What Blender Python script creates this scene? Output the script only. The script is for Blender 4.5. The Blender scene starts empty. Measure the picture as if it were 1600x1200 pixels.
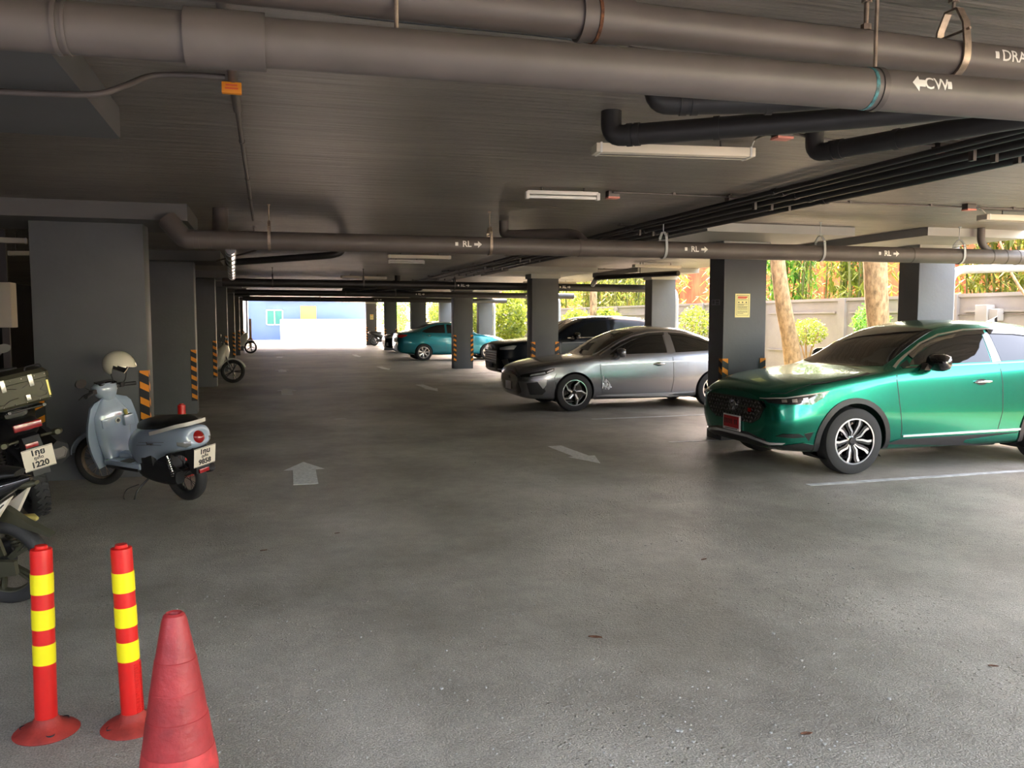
import bpy, bmesh, math, random
from mathutils import Vector, Matrix, noise
from mathutils.bvhtree import BVHTree
random.seed(7)
SC = bpy.context.scene
COL = SC.collection
PI = math.pi
V = Vector
# ------------------------------------------------------------------ camera
FPX, VX, HY, CAMH = 1300.0, 418.0, 498.0, 1.6
pitch = math.atan((600 - HY) / FPX)
yaw = math.atan2(800 - VX, math.hypot(FPX, 600 - HY))
cd = bpy.data.cameras.new('camera'); cam = bpy.data.objects.new('camera', cd); COL.objects.link(cam)
cam.location = (0, 0, CAMH); cam.rotation_euler = (PI / 2 - pitch, 0, -yaw)
cd.sensor_width = 36; cd.lens = 36 * FPX / 1600; cd.clip_start = 0.05; cd.clip_end = 400
SC.camera = cam
# ------------------------------------------------------------------ sky, sun, exposure
SC.view_settings.view_transform = 'Standard'; SC.view_settings.look = 'None'
SC.view_settings.exposure = 2.12; SC.view_settings.gamma = 1
SC.view_settings.use_curve_mapping = False
w = bpy.data.worlds.new('world'); SC.world = w; w.use_nodes = True
nt = w.node_tree; nt.nodes.clear()
sky = nt.nodes.new('ShaderNodeTexSky'); sky.sky_type = 'NISHITA'; sky.sun_disc = False
sky.sun_elevation = math.radians(52); sky.sun_rotation = math.radians(20); sky.air_density = 1.0; sky.dust_density = 2.5; sky.ozone_density = 1.0
bg = nt.nodes.new('ShaderNodeBackground'); bg.inputs['Strength'].default_value = 1.15
wo = nt.nodes.new('ShaderNodeOutputWorld')
tint = nt.nodes.new('ShaderNodeMix'); tint.data_type = 'RGBA'; tint.blend_type = 'MULTIPLY'; tint.inputs[0].default_value = 1; tint.inputs[7].default_value = (1.34, 1.0, .75, 1)
nt.links.new(sky.outputs[0], tint.inputs[6]); nt.links.new(tint.outputs[2], bg.inputs[0]); nt.links.new(bg.outputs[0], wo.inputs[0])
sd = bpy.data.lights.new('sun', 'SUN'); so = bpy.data.objects.new('sun', sd); COL.objects.link(so)
sd.energy = 7; sd.angle = math.radians(1.0); sd.color = (1, .93, .82)
SUN_TRAVEL = V((-.30, -.80, -1.2))
so.rotation_euler = SUN_TRAVEL.to_track_quat('-Z', 'Y').to_euler(); so.location = (0, 60, 40)
SC.cycles.max_bounces = 10; SC.cycles.diffuse_bounces = 7; SC.cycles.glossy_bounces = 5
SC.cycles.transparent_max_bounces = 16; SC.cycles.caustics_reflective = False; SC.cycles.caustics_refractive = False
SC.cycles.sample_clamp_indirect = 8

# ------------------------------------------------------------------ pixel helpers (to measure places, photo pixels -> world)
_m = cam.rotation_euler.to_matrix()
def ray(px, py): return _m @ V(((px - 800), (600 - py), -FPX))
def G(px, py, z=0.0):
    d = ray(px, py); return V((0, 0, CAMH)) + d * ((z - CAMH) / d.z)
def AY(px, py, Y):
    d = ray(px, py); return V((0, 0, CAMH)) + d * (Y / d.y)
def AX(px, py, X):
    d = ray(px, py); return V((0, 0, CAMH)) + d * (X / d.x)

# ------------------------------------------------------------------ materials
def new_mat(name):
    m = bpy.data.materials.new(name); m.use_nodes = True
    return m, m.node_tree, m.node_tree.nodes['Principled BSDF']
def mat(name, col, rough=.5, metal=0, spec=None, coat=0, emit=None, var=0, vscale=6, bump=0, bscale=60, trans=0, stretch=None, sub=None, aniso=0, sheen=0):
    m, t, b = new_mat(name)
    c = (*col, 1) if len(col) == 3 else col
    b.inputs['Base Color'].default_value = c
    b.inputs['Roughness'].default_value = rough; b.inputs['Metallic'].default_value = metal
    if spec is not None: b.inputs['Specular IOR Level'].default_value = spec
    if coat: b.inputs['Coat Weight'].default_value = coat; b.inputs['Coat Roughness'].default_value = .04
    if trans: b.inputs['Transmission Weight'].default_value = trans
    if emit: b.inputs['Emission Color'].default_value = (*emit[0], 1); b.inputs['Emission Strength'].default_value = emit[1]
    N, L = t.nodes.new, t.links.new
    if var or bump:
        tc = N('ShaderNodeTexCoord'); mp = N('ShaderNodeMapping'); L(tc.outputs['Object'], mp.inputs[0])
        if stretch: mp.inputs['Scale'].default_value = stretch
    if var:
        n = N('ShaderNodeTexNoise'); n.inputs['Scale'].default_value = vscale; n.inputs['Detail'].default_value = 6; n.inputs['Roughness'].default_value = .6
        L(mp.outputs[0], n.inputs[0])
        r = N('ShaderNodeValToRGB'); r.color_ramp.elements[0].position = .3; r.color_ramp.elements[1].position = .7
        r.color_ramp.elements[0].color = (*[max(0, x * (1 - var)) for x in c[:3]], 1)
        r.color_ramp.elements[1].color = (*[min(1, x * (1 + var)) for x in c[:3]], 1)
        L(n.outputs[0], r.inputs[0]); L(r.outputs[0], b.inputs['Base Color'])
    if bump:
        n2 = N('ShaderNodeTexNoise'); n2.inputs['Scale'].default_value = bscale; n2.inputs['Detail'].default_value = 4
        L(mp.outputs[0], n2.inputs[0]); bp = N('ShaderNodeBump'); bp.inputs['Strength'].default_value = bump; bp.inputs['Distance'].default_value = .01
        L(n2.outputs[0], bp.inputs['Height']); L(bp.outputs[0], b.inputs['Normal'])
    return m

M = {}
def defm(k, *a, **kw): M[k] = mat(k, *a, **kw)
defm('column', (.095, .102, .112), .55, var=.12, vscale=1.3, bump=.15, bscale=25)
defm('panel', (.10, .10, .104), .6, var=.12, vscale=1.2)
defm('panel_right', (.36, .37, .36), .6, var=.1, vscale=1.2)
defm('pipe', (.105, .091, .086), .5, var=.14, vscale=4)
defm('pipe_dark', (.022, .021, .022), .45, var=.2, vscale=5)
defm('pipe_light', (.42, .45, .47), .4, var=.12, vscale=4)
defm('steel', (.30, .24, .19), .45, .7, var=.35, vscale=30)
defm('steel_dark', (.10, .09, .085), .5, .6)
defm('rust', (.11, .042, .018), .85, var=.7, vscale=60, bump=.5)
defm('white_paint', (.78, .77, .74), .5)
defm('cream', (.80, .74, .62), .45)
defm('tube_glass', (.85, .86, .84), .25)
defm('black_plastic', (.018, .018, .02), .45, bump=.1, bscale=200)
defm('gloss_black', (.008, .008, .009), .06, coat=1)
defm('rubber', (.022, .022, .023), .75, bump=.2, bscale=90)
defm('glass_dark', (.006, .007, .008), .03, spec=.55)
defm('chrome', (.75, .75, .76), .12, 1)
defm('alloy', (.72, .73, .75), .22, .95)
defm('dark_metal', (.06, .06, .062), .4, .8)
defm('green_paint', (.012, .20, .135), .26, .92, coat=.45)
defm('grey_paint', (.26, .27, .30), .27, .85, coat=.5)
defm('black_paint', (.006, .008, .012), .22, .0, spec=.15)
defm('glass_tinted', (.006, .007, .008), .1, spec=.2)
defm('teal_paint', (.008, .20, .27), .25, .6, coat=.8)
defm('headlamp', (.55, .56, .58), .08, .6, coat=1)
defm('red_lamp', (.35, .012, .012), .15, coat=1)
defm('amber_lamp', (.75, .35, .08), .2, coat=1)
defm('red_plate', (.42, .012, .02), .4)
defm('plate_white', (.85, .78, .66), .4)
defm('ink', (.015, .015, .018), .5)
defm('silver_line', (.75, .76, .78), .25, .6)
defm('scooter_blue', (.36, .44, .56), .18, coat=1)
defm('scooter_white', (.72, .70, .66), .25, coat=.6)
defm('seat_vinyl', (.012, .012, .012), .38, bump=.2, bscale=120)
defm('helmet_shell', (.80, .76, .62), .2, coat=.7)
defm('red_plastic', (.58, .012, .009), .35, var=.08, vscale=12)
defm('orange_dirty', (.30, .026, .016), .7, var=.4, vscale=9, bump=.3)
defm('yellow_tape', (.80, .70, .008), .35)
defm('orange_tape', (.85, .30, .02), .45)
defm('cone_red', (.27, .020, .021), .5, var=.35, vscale=7, bump=.25, bscale=50)
defm('cone_pale', (.42, .034, .034), .5, var=.4, vscale=18)
defm('sticker_red', (.75, .12, .04), .5)
defm('sign_yellow', (.95, .86, .38), .45)
defm('sign_red', (.70, .12, .05), .45)
defm('gunmetal', (.075, .073, .048), .5, .4, var=.15)
defm('olive_gold', (.60, .50, .16), .4, .6)
defm('latch', (.5, .48, .40), .25, .8)
defm('bay_line', (.50, .51, .50), .7, var=.35, vscale=9)
defm('arrow_paint', (.74, .74, .72), .75, var=.25, vscale=26)
defm('fence', (.33, .33, .345), .8, var=.12, vscale=1.1, bump=.3, bscale=20)
defm('bark', (.36, .26, .15), .9, var=.5, vscale=14, bump=.9, bscale=22, stretch=(1, 1, .5))
defm('terracotta', (.36, .085, .035), .8, var=.7, vscale=1.6, stretch=(1, 1, .4))
defm('bamboo', (.12, .15, .04), .5, var=.4, vscale=3)
defm('shade_blue_wall', (.10, .17, .36), .8)  # blue of the facade's shade is put into the wall colour
defm('white_wall', (.38, .39, .41), .8)
defm('wall_grey', (.30, .30, .33), .8)
defm('win_green', (.05, .2, .17), .15)
defm('yellow_door', (.40, .27, .08), .6)
defm('wood', (.45, .22, .08), .6)
defm('soil', (.20, .19, .10), .95, var=.4, vscale=3, bump=.6, bscale=30)
defm('cyan_tape', (.045, .17, .19), .6, var=.8, vscale=60)
defm('red_box', (.80, .30, .24), .5)
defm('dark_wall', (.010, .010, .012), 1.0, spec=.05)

def leaf_mat(name, col, t=.5):
    m, tr, b = new_mat(name)
    N, L = tr.nodes.new, tr.links.new
    oi = N('ShaderNodeNewGeometry'); r = N('ShaderNodeValToRGB')
    r.color_ramp.elements[0].color = (col[0] * .45, col[1] * .55, col[2] * .5, 1); r.color_ramp.elements[1].color = (min(1, col[0] * 1.5), min(1, col[1] * 1.3), col[2], 1)
    L(oi.outputs['Random Per Island'], r.inputs[0]); L(r.outputs[0], b.inputs['Base Color']); b.inputs['Roughness'].default_value = .5
    tl = N('ShaderNodeBsdfTranslucent'); L(r.outputs[0], tl.inputs[0])
    mx = N('ShaderNodeMixShader'); mx.inputs[0].default_value = t
    L(b.outputs[0], mx.inputs[1]); L(tl.outputs[0], mx.inputs[2]); L(mx.outputs[0], tr.nodes['Material Output'].inputs[0])
    return m
M['leaf_bright'] = leaf_mat('leaf_bright', (.19, .27, .04))
M['leaf_green'] = leaf_mat('leaf_green', (.14, .36, .06))
M['leaf_bamboo'] = leaf_mat('leaf_bamboo', (.20, .26, .05))
M['leaf_orange'] = leaf_mat('leaf_orange', (.60, .22, .06))

def floor_mat():
    m, t, b = new_mat('floor_concrete'); N, L = t.nodes.new, t.links.new
    tc = N('ShaderNodeTexCoord')
    def noi(s, d=6, r=.6, sc=None):
        n = N('ShaderNodeTexNoise'); n.inputs['Scale'].default_value = s; n.inputs['Detail'].default_value = d; n.inputs['Roughness'].default_value = r
        if sc:
            mp = N('ShaderNodeMapping'); mp.inputs['Scale'].default_value = sc; L(tc.outputs['Object'], mp.inputs[0]); L(mp.outputs[0], n.inputs[0])
        else: L(tc.outputs['Object'], n.inputs[0])
        return n
    a = noi(.55, 8, .62, (1, .8, 1)); f = noi(9, 8, .7); g = noi(140, 3, .6)
    r = N('ShaderNodeValToRGB'); e = r.color_ramp.elements
    e[0].position = .38; e[0].color = (.235, .215, .182, 1); e[1].position = .64; e[1].color = (.45, .42, .365, 1)
    L(a.outputs[0], r.inputs[0])
    mx = N('ShaderNodeMix'); mx.data_type = 'RGBA'; mx.blend_type = 'MULTIPLY'; mx.inputs[0].default_value = .75
    r2 = N('ShaderNodeValToRGB'); e = r2.color_ramp.elements; e[0].position = .3; e[0].color = (.80, .80, .79, 1); e[1].position = .7; e[1].color = (1.14, 1.13, 1.12, 1)
    L(f.outputs[0], r2.inputs[0]); L(r.outputs[0], mx.inputs[6]); L(r2.outputs[0], mx.inputs[7])
    mx2 = N('ShaderNodeMix'); mx2.data_type = 'RGBA'; mx2.blend_type = 'MULTIPLY'; mx2.inputs[0].default_value = .8
    r3 = N('ShaderNodeValToRGB'); e = r3.color_ramp.elements; e[0].position = .38; e[0].color = (.45, .45, .43, 1); e[1].position = .62; e[1].color = (1.3, 1.28, 1.25, 1)
    L(g.outputs[0], r3.inputs[0]); L(mx.outputs[2], mx2.inputs[6]); L(r3.outputs[0], mx2.inputs[7])
    L(mx2.outputs[2], b.inputs['Base Color'])
    rr = N('ShaderNodeMapRange'); rr.inputs[3].default_value = .38; rr.inputs[4].default_value = .68; L(noi(1.6, 5, .6).outputs[0], rr.inputs[0]); L(rr.outputs[0], b.inputs['Roughness'])
    bp = N('ShaderNodeBump'); bp.inputs['Strength'].default_value = .9; bp.inputs['Distance'].default_value = .006; L(g.outputs[0], bp.inputs['Height'])
    g2 = noi(42, 4, .62); bpm = N('ShaderNodeBump'); bpm.inputs['Strength'].default_value = .7; bpm.inputs['Distance'].default_value = .012; L(g2.outputs[0], bpm.inputs['Height']); L(bp.outputs[0], bpm.inputs['Normal']); bp = bpm
    vo = N('ShaderNodeTexVoronoi'); vo.inputs['Scale'].default_value = 26; L(tc.outputs['Object'], vo.inputs[0])
    r4 = N('ShaderNodeValToRGB'); e = r4.color_ramp.elements; e[0].position = 0; e[0].color = (1, 1, 1, 1); e[1].position = .22; e[1].color = (0, 0, 0, 1); L(vo.outputs['Distance'], r4.inputs[0])
    msk = noi(1.1, 3, .5); r5 = N('ShaderNodeMath'); r5.operation = 'GREATER_THAN'; r5.inputs[1].default_value = .55; L(msk.outputs[0], r5.inputs[0])
    mu = N('ShaderNodeMath'); mu.operation = 'MULTIPLY'; L(r4.outputs[0], mu.inputs[0]); L(r5.outputs[0], mu.inputs[1])
    b2 = N('ShaderNodeBump'); b2.inputs['Strength'].default_value = .9; b2.inputs['Distance'].default_value = .012; L(mu.outputs[0], b2.inputs['Height']); L(bp.outputs[0], b2.inputs['Normal'])
    L(b2.outputs[0], b.inputs['Normal'])
    return m
M['floor'] = floor_mat()
def ceil_mat():
    m, t, b = new_mat('ceiling_paint'); N, L = t.nodes.new, t.links.new
    tc = N('ShaderNodeTexCoord'); mp = N('ShaderNodeMapping'); mp.inputs['Scale'].default_value = (.35, 5, 1); L(tc.outputs['Object'], mp.inputs[0])
    n = N('ShaderNodeTexNoise'); n.inputs['Scale'].default_value = 2.2; n.inputs['Detail'].default_value = 8; n.inputs['Roughness'].default_value = .65; L(mp.outputs[0], n.inputs[0])
    n2 = N('ShaderNodeTexNoise'); n2.inputs['Scale'].default_value = .8; n2.inputs['Detail'].default_value = 6; L(tc.outputs['Object'], n2.inputs[0])
    ad = N('ShaderNodeMath'); ad.operation = 'ADD'; L(n.outputs[0], ad.inputs[0]); L(n2.outputs[0], ad.inputs[1])
    r = N('ShaderNodeValToRGB'); e = r.color_ramp.elements; e[0].position = .35; e[1].position = .65
    e[0].color = (.105, .092, .08, 1); e[1].color = (.24, .21, .18, 1)
    hv = N('ShaderNodeMath'); hv.operation = 'MULTIPLY'; hv.inputs[1].default_value = .5; L(ad.outputs[0], hv.inputs[0]); L(hv.outputs[0], r.inputs[0]); L(r.outputs[0], b.inputs['Base Color'])
    b.inputs['Roughness'].default_value = .40; b.inputs['Specular IOR Level'].default_value = 1.0
    bp = N('ShaderNodeBump'); bp.inputs['Strength'].default_value = 1; bp.inputs['Distance'].default_value = .05; L(n.outputs[0], bp.inputs['Height']); L(bp.outputs[0], b.inputs['Normal'])
    return m
M['ceiling'] = ceil_mat()

# ------------------------------------------------------------------ mesh helpers
def NB(): return bmesh.new()
def box(bm, c, s, rot=None, bev=0):
    r = bmesh.ops.create_cube(bm, size=1)['verts']
    bmesh.ops.scale(bm, vec=s, verts=r)
    if bev:
        es = list({e for v in r for e in v.link_edges})
        g = bmesh.ops.bevel(bm, geom=es, offset=bev, segments=2, affect='EDGES', profile=.6)
        r = list({v for f in g['faces'] for v in f.verts} | {v for v in r if v.is_valid})
    if rot is not None: bmesh.ops.transform(bm, matrix=(rot if isinstance(rot, Matrix) else Matrix.Rotation(rot, 4, 'Z')), verts=r)
    bmesh.ops.translate(bm, vec=c, verts=r)
    return r
def bx(bm, x0, x1, y0, y1, z0, z1, bev=0): return box(bm, ((x0 + x1) / 2, (y0 + y1) / 2, (z0 + z1) / 2), (abs(x1 - x0), abs(y1 - y0), abs(z1 - z0)), None, bev)
def rings(bm, rs, closed=True, cap0=True, cap1=True):
    """rs: list of rings (lists of points)"""
    R = [[bm.verts.new(p) for p in r] for r in rs]
    n = len(R[0])
    for a, b in zip(R, R[1:]):
        for i in range(n if closed else n - 1):
            j = (i + 1) % n
            try: bm.faces.new((a[i], a[j], b[j], b[i]))
            except ValueError: pass
    if cap0 and n > 2: bm.faces.new(R[0][::-1])
    if cap1 and n > 2: bm.faces.new(R[-1])
    return R
def frame(d):
    d = V(d).normalized(); a = V((0, 0, 1)) if abs(d.z) < .95 else V((1, 0, 0))
    u = a.cross(d).normalized(); return u, d.cross(u).normalized(), d
def cyl(bm, p0, p1, r0, r1=None, n=20, caps=True):
    p0, p1 = V(p0), V(p1); r1 = r0 if r1 is None else r1; u, v, d = frame(p1 - p0)
    f = lambda c, r: [c + (u * math.cos(2 * PI * i / n) + v * math.sin(2 * PI * i / n)) * r for i in range(n)]
    return rings(bm, [f(p0, r0), f(p1, r1)], True, caps, caps)
def tube(bm, pts, r, n=12, caps=True):
    pts = [V(p) for p in pts]; rs = r if isinstance(r, (list, tuple)) else [r] * len(pts); R = []
    u = None
    for i, p in enumerate(pts):
        d = (pts[min(i + 1, len(pts) - 1)] - pts[max(i - 1, 0)]).normalized()
        if u is None: u, v, _ = frame(d)
        else:
            u = (u - d * u.dot(d)).normalized(); v = d.cross(u).normalized()
        R.append([p + (u * math.cos(2 * PI * k / n) + v * math.sin(2 * PI * k / n)) * rs[i] for k in range(n)])
    return rings(bm, R, True, caps, caps)
def smooth_path(pts, k=8, closed=False):
    pts = [V(p) for p in pts]; out = []
    for i in range(len(pts) - 1):
        p0, p1, p2, p3 = pts[max(i - 1, 0)], pts[i], pts[i + 1], pts[min(i + 2, len(pts) - 1)]
        for j in range(k):
            t = j / k
            out.append(.5 * ((2 * p1) + (p2 - p0) * t + (2 * p0 - 5 * p1 + 4 * p2 - p3) * t * t + (3 * p1 - p0 - 3 * p2 + p3) * t ** 3))
    out.append(pts[-1]); return out
def bend(pts, r, k=6):
    """round the corners of a polyline"""
    pts = [V(p) for p in pts]; out = [pts[0]]
    for a, b, c in zip(pts, pts[1:], pts[2:]):
        d0 = (a - b); d1 = (c - b); q = min(r, d0.length * .49, d1.length * .49); s = b + d0.normalized() * q; e = b + d1.normalized() * q
        for j in range(k + 1):
            t = j / k; out.append(s.lerp(b, t).lerp(b.lerp(e, t), t))
    out.append(pts[-1]); return out
def lathe(bm, prof, n=32, c=(0, 0, 0), axis='z', caps=True):
    """prof [(r, h)]"""
    R = []
    for r, h in prof:
        ring = []
        for i in range(n):
            a = 2 * PI * i / n; x, y = r * math.cos(a), r * math.sin(a)
            p = {'z': (x, y, h), 'y': (x, h, y), 'x': (h, x, y)}[axis]; ring.append(V(p) + V(c))
        R.append(ring)
    return rings(bm, R, True, caps, caps)
def prism(bm, poly, o, u, v, th):
    """2D polygon in frame o,u,v extruded by th along u x v"""
    o, u, v = V(o), V(u), V(v); nrm = u.cross(v).normalized()
    a = [bm.verts.new(o + u * x + v * y) for x, y in poly]; b = [bm.verts.new(o + u * x + v * y + nrm * th) for x, y in poly]
    n = len(poly)
    bm.faces.new(a[::-1]); bm.faces.new(b)
    for i in range(n): bm.faces.new((a[i], a[(i + 1) % n], b[(i + 1) % n], b[i]))
def blob(bm, secs, n=20, pw=2.4, caps=True):
    """secs: (x, y, z, half_w, half_h[, pitch]) ; cross-sections perpendicular to the xz path, superellipse"""
    R = []
    for i, s in enumerate(secs):
        c = V(s[:3]); a = V(secs[max(i - 1, 0)][:3]); b = V(secs[min(i + 1, len(secs) - 1)][:3]); d = (b - a).normalized()
        if len(s) > 5: d = V((math.cos(s[5]), 0, math.sin(s[5])))
        side = V((0, 1, 0)); side = (side - d * side.dot(d)).normalized(); up = side.cross(d) * -1
        ring = []
        for k in range(n):
            t = 2 * PI * k / n; ct, st = math.cos(t), math.sin(t)
            ring.append(c + side * (s[3] * math.copysign(abs(ct) ** (2 / pw), ct)) + up * (s[4] * math.copysign(abs(st) ** (2 / pw), st)))
        R.append(ring)
    return rings(bm, R, True, caps, caps)
def sm_secs(secs, k=5):
    """smooth interpolation of blob sections"""
    n = len(secs); out = []
    for i in range(n - 1):
        p0, p1, p2, p3 = secs[max(i - 1, 0)], secs[i], secs[i + 1], secs[min(i + 2, n - 1)]
        for j in range(k):
            t = j / k; out.append(tuple(.5 * ((2 * b) + (c - a) * t + (2 * a - 5 * b + 4 * c - d) * t * t + (3 * b - a - 3 * c + d) * t ** 3) for a, b, c, d in zip(p0[:5], p1[:5], p2[:5], p3[:5])))
    out.append(tuple(secs[-1][:5])); return out

def obj(name, bm, m, parent=None, smooth=35, world=False, recenter=True):
    bmesh.ops.recalc_face_normals(bm, faces=bm.faces)
    me = bpy.data.meshes.new(name)
    if smooth:
        for f in bm.faces: f.smooth = True
    bm.to_mesh(me); bm.free()
    if smooth and smooth < 180: me.set_sharp_from_angle(angle=math.radians(smooth))
    ms = m if isinstance(m, (list, tuple)) else [m]
    for x in ms: me.materials.append(M[x] if isinstance(x, str) else x)
    o = bpy.data.objects.new(name, me); COL.objects.link(o)
    if parent is not None:
        o.parent = parent
        if world:
            off = V((0, 0, 0)); q = parent
            while q is not None: off += q.location; q = q.parent
            me.transform(Matrix.Translation(-off))
    elif recenter and len(me.vertices):
        xs = [v.co for v in me.vertices]
        c = V(((min(v.x for v in xs) + max(v.x for v in xs)) / 2, (min(v.y for v in xs) + max(v.y for v in xs)) / 2, min(v.z for v in xs)))
        me.transform(Matrix.Translation(-c)); o.location = c
    return o
def tag(o, label, cat, group=None, kind=None):
    o['label'] = label; o['category'] = cat
    if group: o['group'] = group
    if kind: o['kind'] = kind
    return o
def lab(o, l): o['label'] = l; return o
def struct(name, bm, m, smooth=0):
    o = obj(name, bm, m, None, smooth, recenter=False); o['kind'] = 'structure'; return o
def thing(name, label, cat, loc=(0, 0, 0), rotz=0, group=None, kind=None):
    o = bpy.data.objects.new(name, None); COL.objects.link(o); o.empty_display_size = .1
    o.location = loc; o.rotation_euler = (0, 0, rotz)
    return tag(o, label, cat, group, kind)
def dup(root, loc=None, rotz=None, label=None, group=None, parent=None):
    r = root.copy(); COL.objects.link(r)
    if parent is not None: r.parent = parent
    if loc is not None: r.location = loc
    if rotz is not None: r.rotation_euler.z = rotz
    if label: r['label'] = label
    if group: r['group'] = group
    for ch in list(root.children): dup(ch, parent=r)
    return r
_fo = None
def text_bm(s, size, extrude=0.0, align='CENTER', bold=0.0):
    c = bpy.data.curves.new('lettering', 'FONT'); c.body = s; c.size = size; c.extrude = extrude; c.align_x = align; c.align_y = 'CENTER'; c.offset = bold
    c.resolution_u = 3
    o = bpy.data.objects.new('lettering', c); COL.objects.link(o)
    dg = bpy.context.evaluated_depsgraph_get(); dg.update()
    me = bpy.data.meshes.new_from_object(o.evaluated_get(dg))
    bm = NB(); bm.from_mesh(me); bpy.data.objects.remove(o); bpy.data.curves.remove(c); bpy.data.meshes.remove(me)
    return bm
def put_text(name, s, size, m, parent, o, u, v, world=False, extrude=.001, bold=0.0, squeeze=1.0):
    bm = text_bm(s, size, extrude, bold=bold); o, u, v = V(o), V(u).normalized(), V(v).normalized(); nrm = u.cross(v)
    for q in bm.verts: q.co = o + u * q.co.x * squeeze + v * q.co.y + nrm * q.co.z
    return obj(name, bm, m, parent, 0, world)

# ================================================================== THE SETTING
CE = 2.70
b = NB(); bx(b, -9.5, 9.5, -7, 53.5, -.3, 0); struct('floor', b, 'floor')
b = NB(); bx(b, -9.5, 9.1, -.3, 53.2, CE, 3.0); struct('ceiling', b, 'ceiling')
b = NB(); bx(b, -9.5, 9.1, -.3, 53.2, 3.0, 15); struct('wall_sun_block', b, 'wall_grey')  # unseen mass above the slab, added to block the sun
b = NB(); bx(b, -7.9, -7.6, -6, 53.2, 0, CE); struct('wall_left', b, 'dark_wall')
b = NB(); bx(b, -9.5, 3.6, -6.2, -6.0, 0, 4.2); struct('wall_light_block', b, 'wall_grey')  # unseen wall added behind the camera to cut low light on the left columns
b = NB(); bx(b, -60, 70, -60, 140, -.5, -.32); bx(b, -60, -9.5, -60, 140, -.32, -.02); bx(b, 12.1, 70, -60, 140, -.32, -.02); bx(b, -9.5, 12.1, 53.5, 140, -.32, -.005); bx(b, -9.5, 12.1, -60, -7, -.32, -.01)
struct('ground', b, mat('ground_sand', (.62, .58, .50), .9, var=.15, vscale=.8))
b = NB(); bx(b, 9.5, 11.75, -7, 53.5, -.3, -.02); struct('ground_strip', b, 'soil')
b = NB(); bx(b, -9.5, -2.4, 52.9, 53.1, 0, CE); struct('wall_bay_block', b, 'dark_wall')  # unseen end wall added to keep far daylight out of the left bay
# lowered slab thickenings round the columns
def dropped(n, x0, x1, y0, y1, z, m):
    b = NB(); bx(b, x0, x1, y0, y1, z, CE + .01); struct('trim_%d' % n, b, m)
k = 1
for i in range(8):
    Y = 3.25 + 5.83 * i
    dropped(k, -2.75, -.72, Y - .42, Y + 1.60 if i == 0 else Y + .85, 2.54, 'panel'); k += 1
for i in range(6):
    Y = 9.66 + 8.2 * i
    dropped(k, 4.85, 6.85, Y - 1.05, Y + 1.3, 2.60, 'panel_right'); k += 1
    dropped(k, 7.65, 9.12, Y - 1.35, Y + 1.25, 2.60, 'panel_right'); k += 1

def stripes(bm, o, u, w, z0, z1, slope, mi, step=.155):
    o, u = V(o), V(u); n = u.cross(V((0, 0, 1)));
    z = z0 + .02
    while z + .06 < z1:
        a, c = (z, z + .045) if slope > 0 else (z + .045, z)
        ps = [(0, a), (w, c), (w, min(z1, c + .068)), (0, min(z1, a + .068))]
        f = bm.faces.new([bm.verts.new(o + u * x + V((0, 0, q))) for x, q in ps]); f.material_index = mi; z += step
def guard(parent, cx, cy, sx, slope):
    """corner guard at the front corner (cx, cy); sx = -1 left corner, +1 right corner"""
    t, w, z0, z1 = .008, .085, .22, 1.08
    b = NB()
    bx(b, cx, cx - sx * w, cy - t, cy, z0, z1); bx(b, cx, cx + sx * t, cy - t, cy + w, z0, z1)
    e = .0015
    if sx < 0: stripes(b, (cx - t, cy - t - e, 0), (1, 0, 0), w, z0, z1, slope, 1)
    else: stripes(b, (cx + t - w, cy - t - e, 0), (1, 0, 0), w, z0, z1, slope, 1)
    stripes(b, (cx + sx * (t + e), cy + w - t if sx < 0 else cy - t, 0), (0, -1 if sx < 0 else 1, 0), w, z0, z1, slope, 1)
    return obj('corner_guard', b, ['black_plastic', 'orange_tape'], parent, 0, world=True)
LEFT_NAMES = ['first', 'second', 'third', 'fourth', 'fifth', 'sixth', 'seventh', 'eighth']
lab_left = ['dark grey concrete column behind the pale blue scooter', 'dark grey concrete column next along after the one behind the scooter',
            'slim-looking dark column in the left row, third from the scooter', 'dark column in the left row with a pale motorcycle just in front of it',
            'dark column in the left row just beyond the pale parked motorcycle', 'dark column in the left row, second beyond the pale parked motorcycle',
            'last dark column of the left row beside the bright far opening']
for i in range(7):
    Y = 9.07 + 5.83 * i
    c = thing('concrete_column', lab_left[i], 'column', (-1.68, Y + .19, 0), group='columns in the left row', kind='thing')
    b = NB(); bx(b, -2.19, -1.17, Y, Y + .38, 0, 2.56, .012); obj('shaft', b, 'column', c, 30, world=True)
    guard(c, -1.17, Y, 1, -1); guard(c, -2.19, Y, -1, 1)
lab_b = ['grey column with a yellow notice between the green car and the grey sedan', 'grey column between the grey sedan and the black car behind it', 'grey column in front of the middle of the teal sedan',
         'grey column just behind the tail of the teal sedan', 'grey column behind the dark car front at the far end', 'farthest grey column of the middle row with a small notice']
lab_c = ['brightly lit column right behind the roof of the green car', 'pale column behind the roof of the grey sedan', 'outer column half hidden behind the column at the black car', 'outer bluish column behind the bonnet of the teal sedan',
         'outer column seen over the roof of the teal sedan', 'outermost far column nearly hidden beyond the teal sedan']
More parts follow.
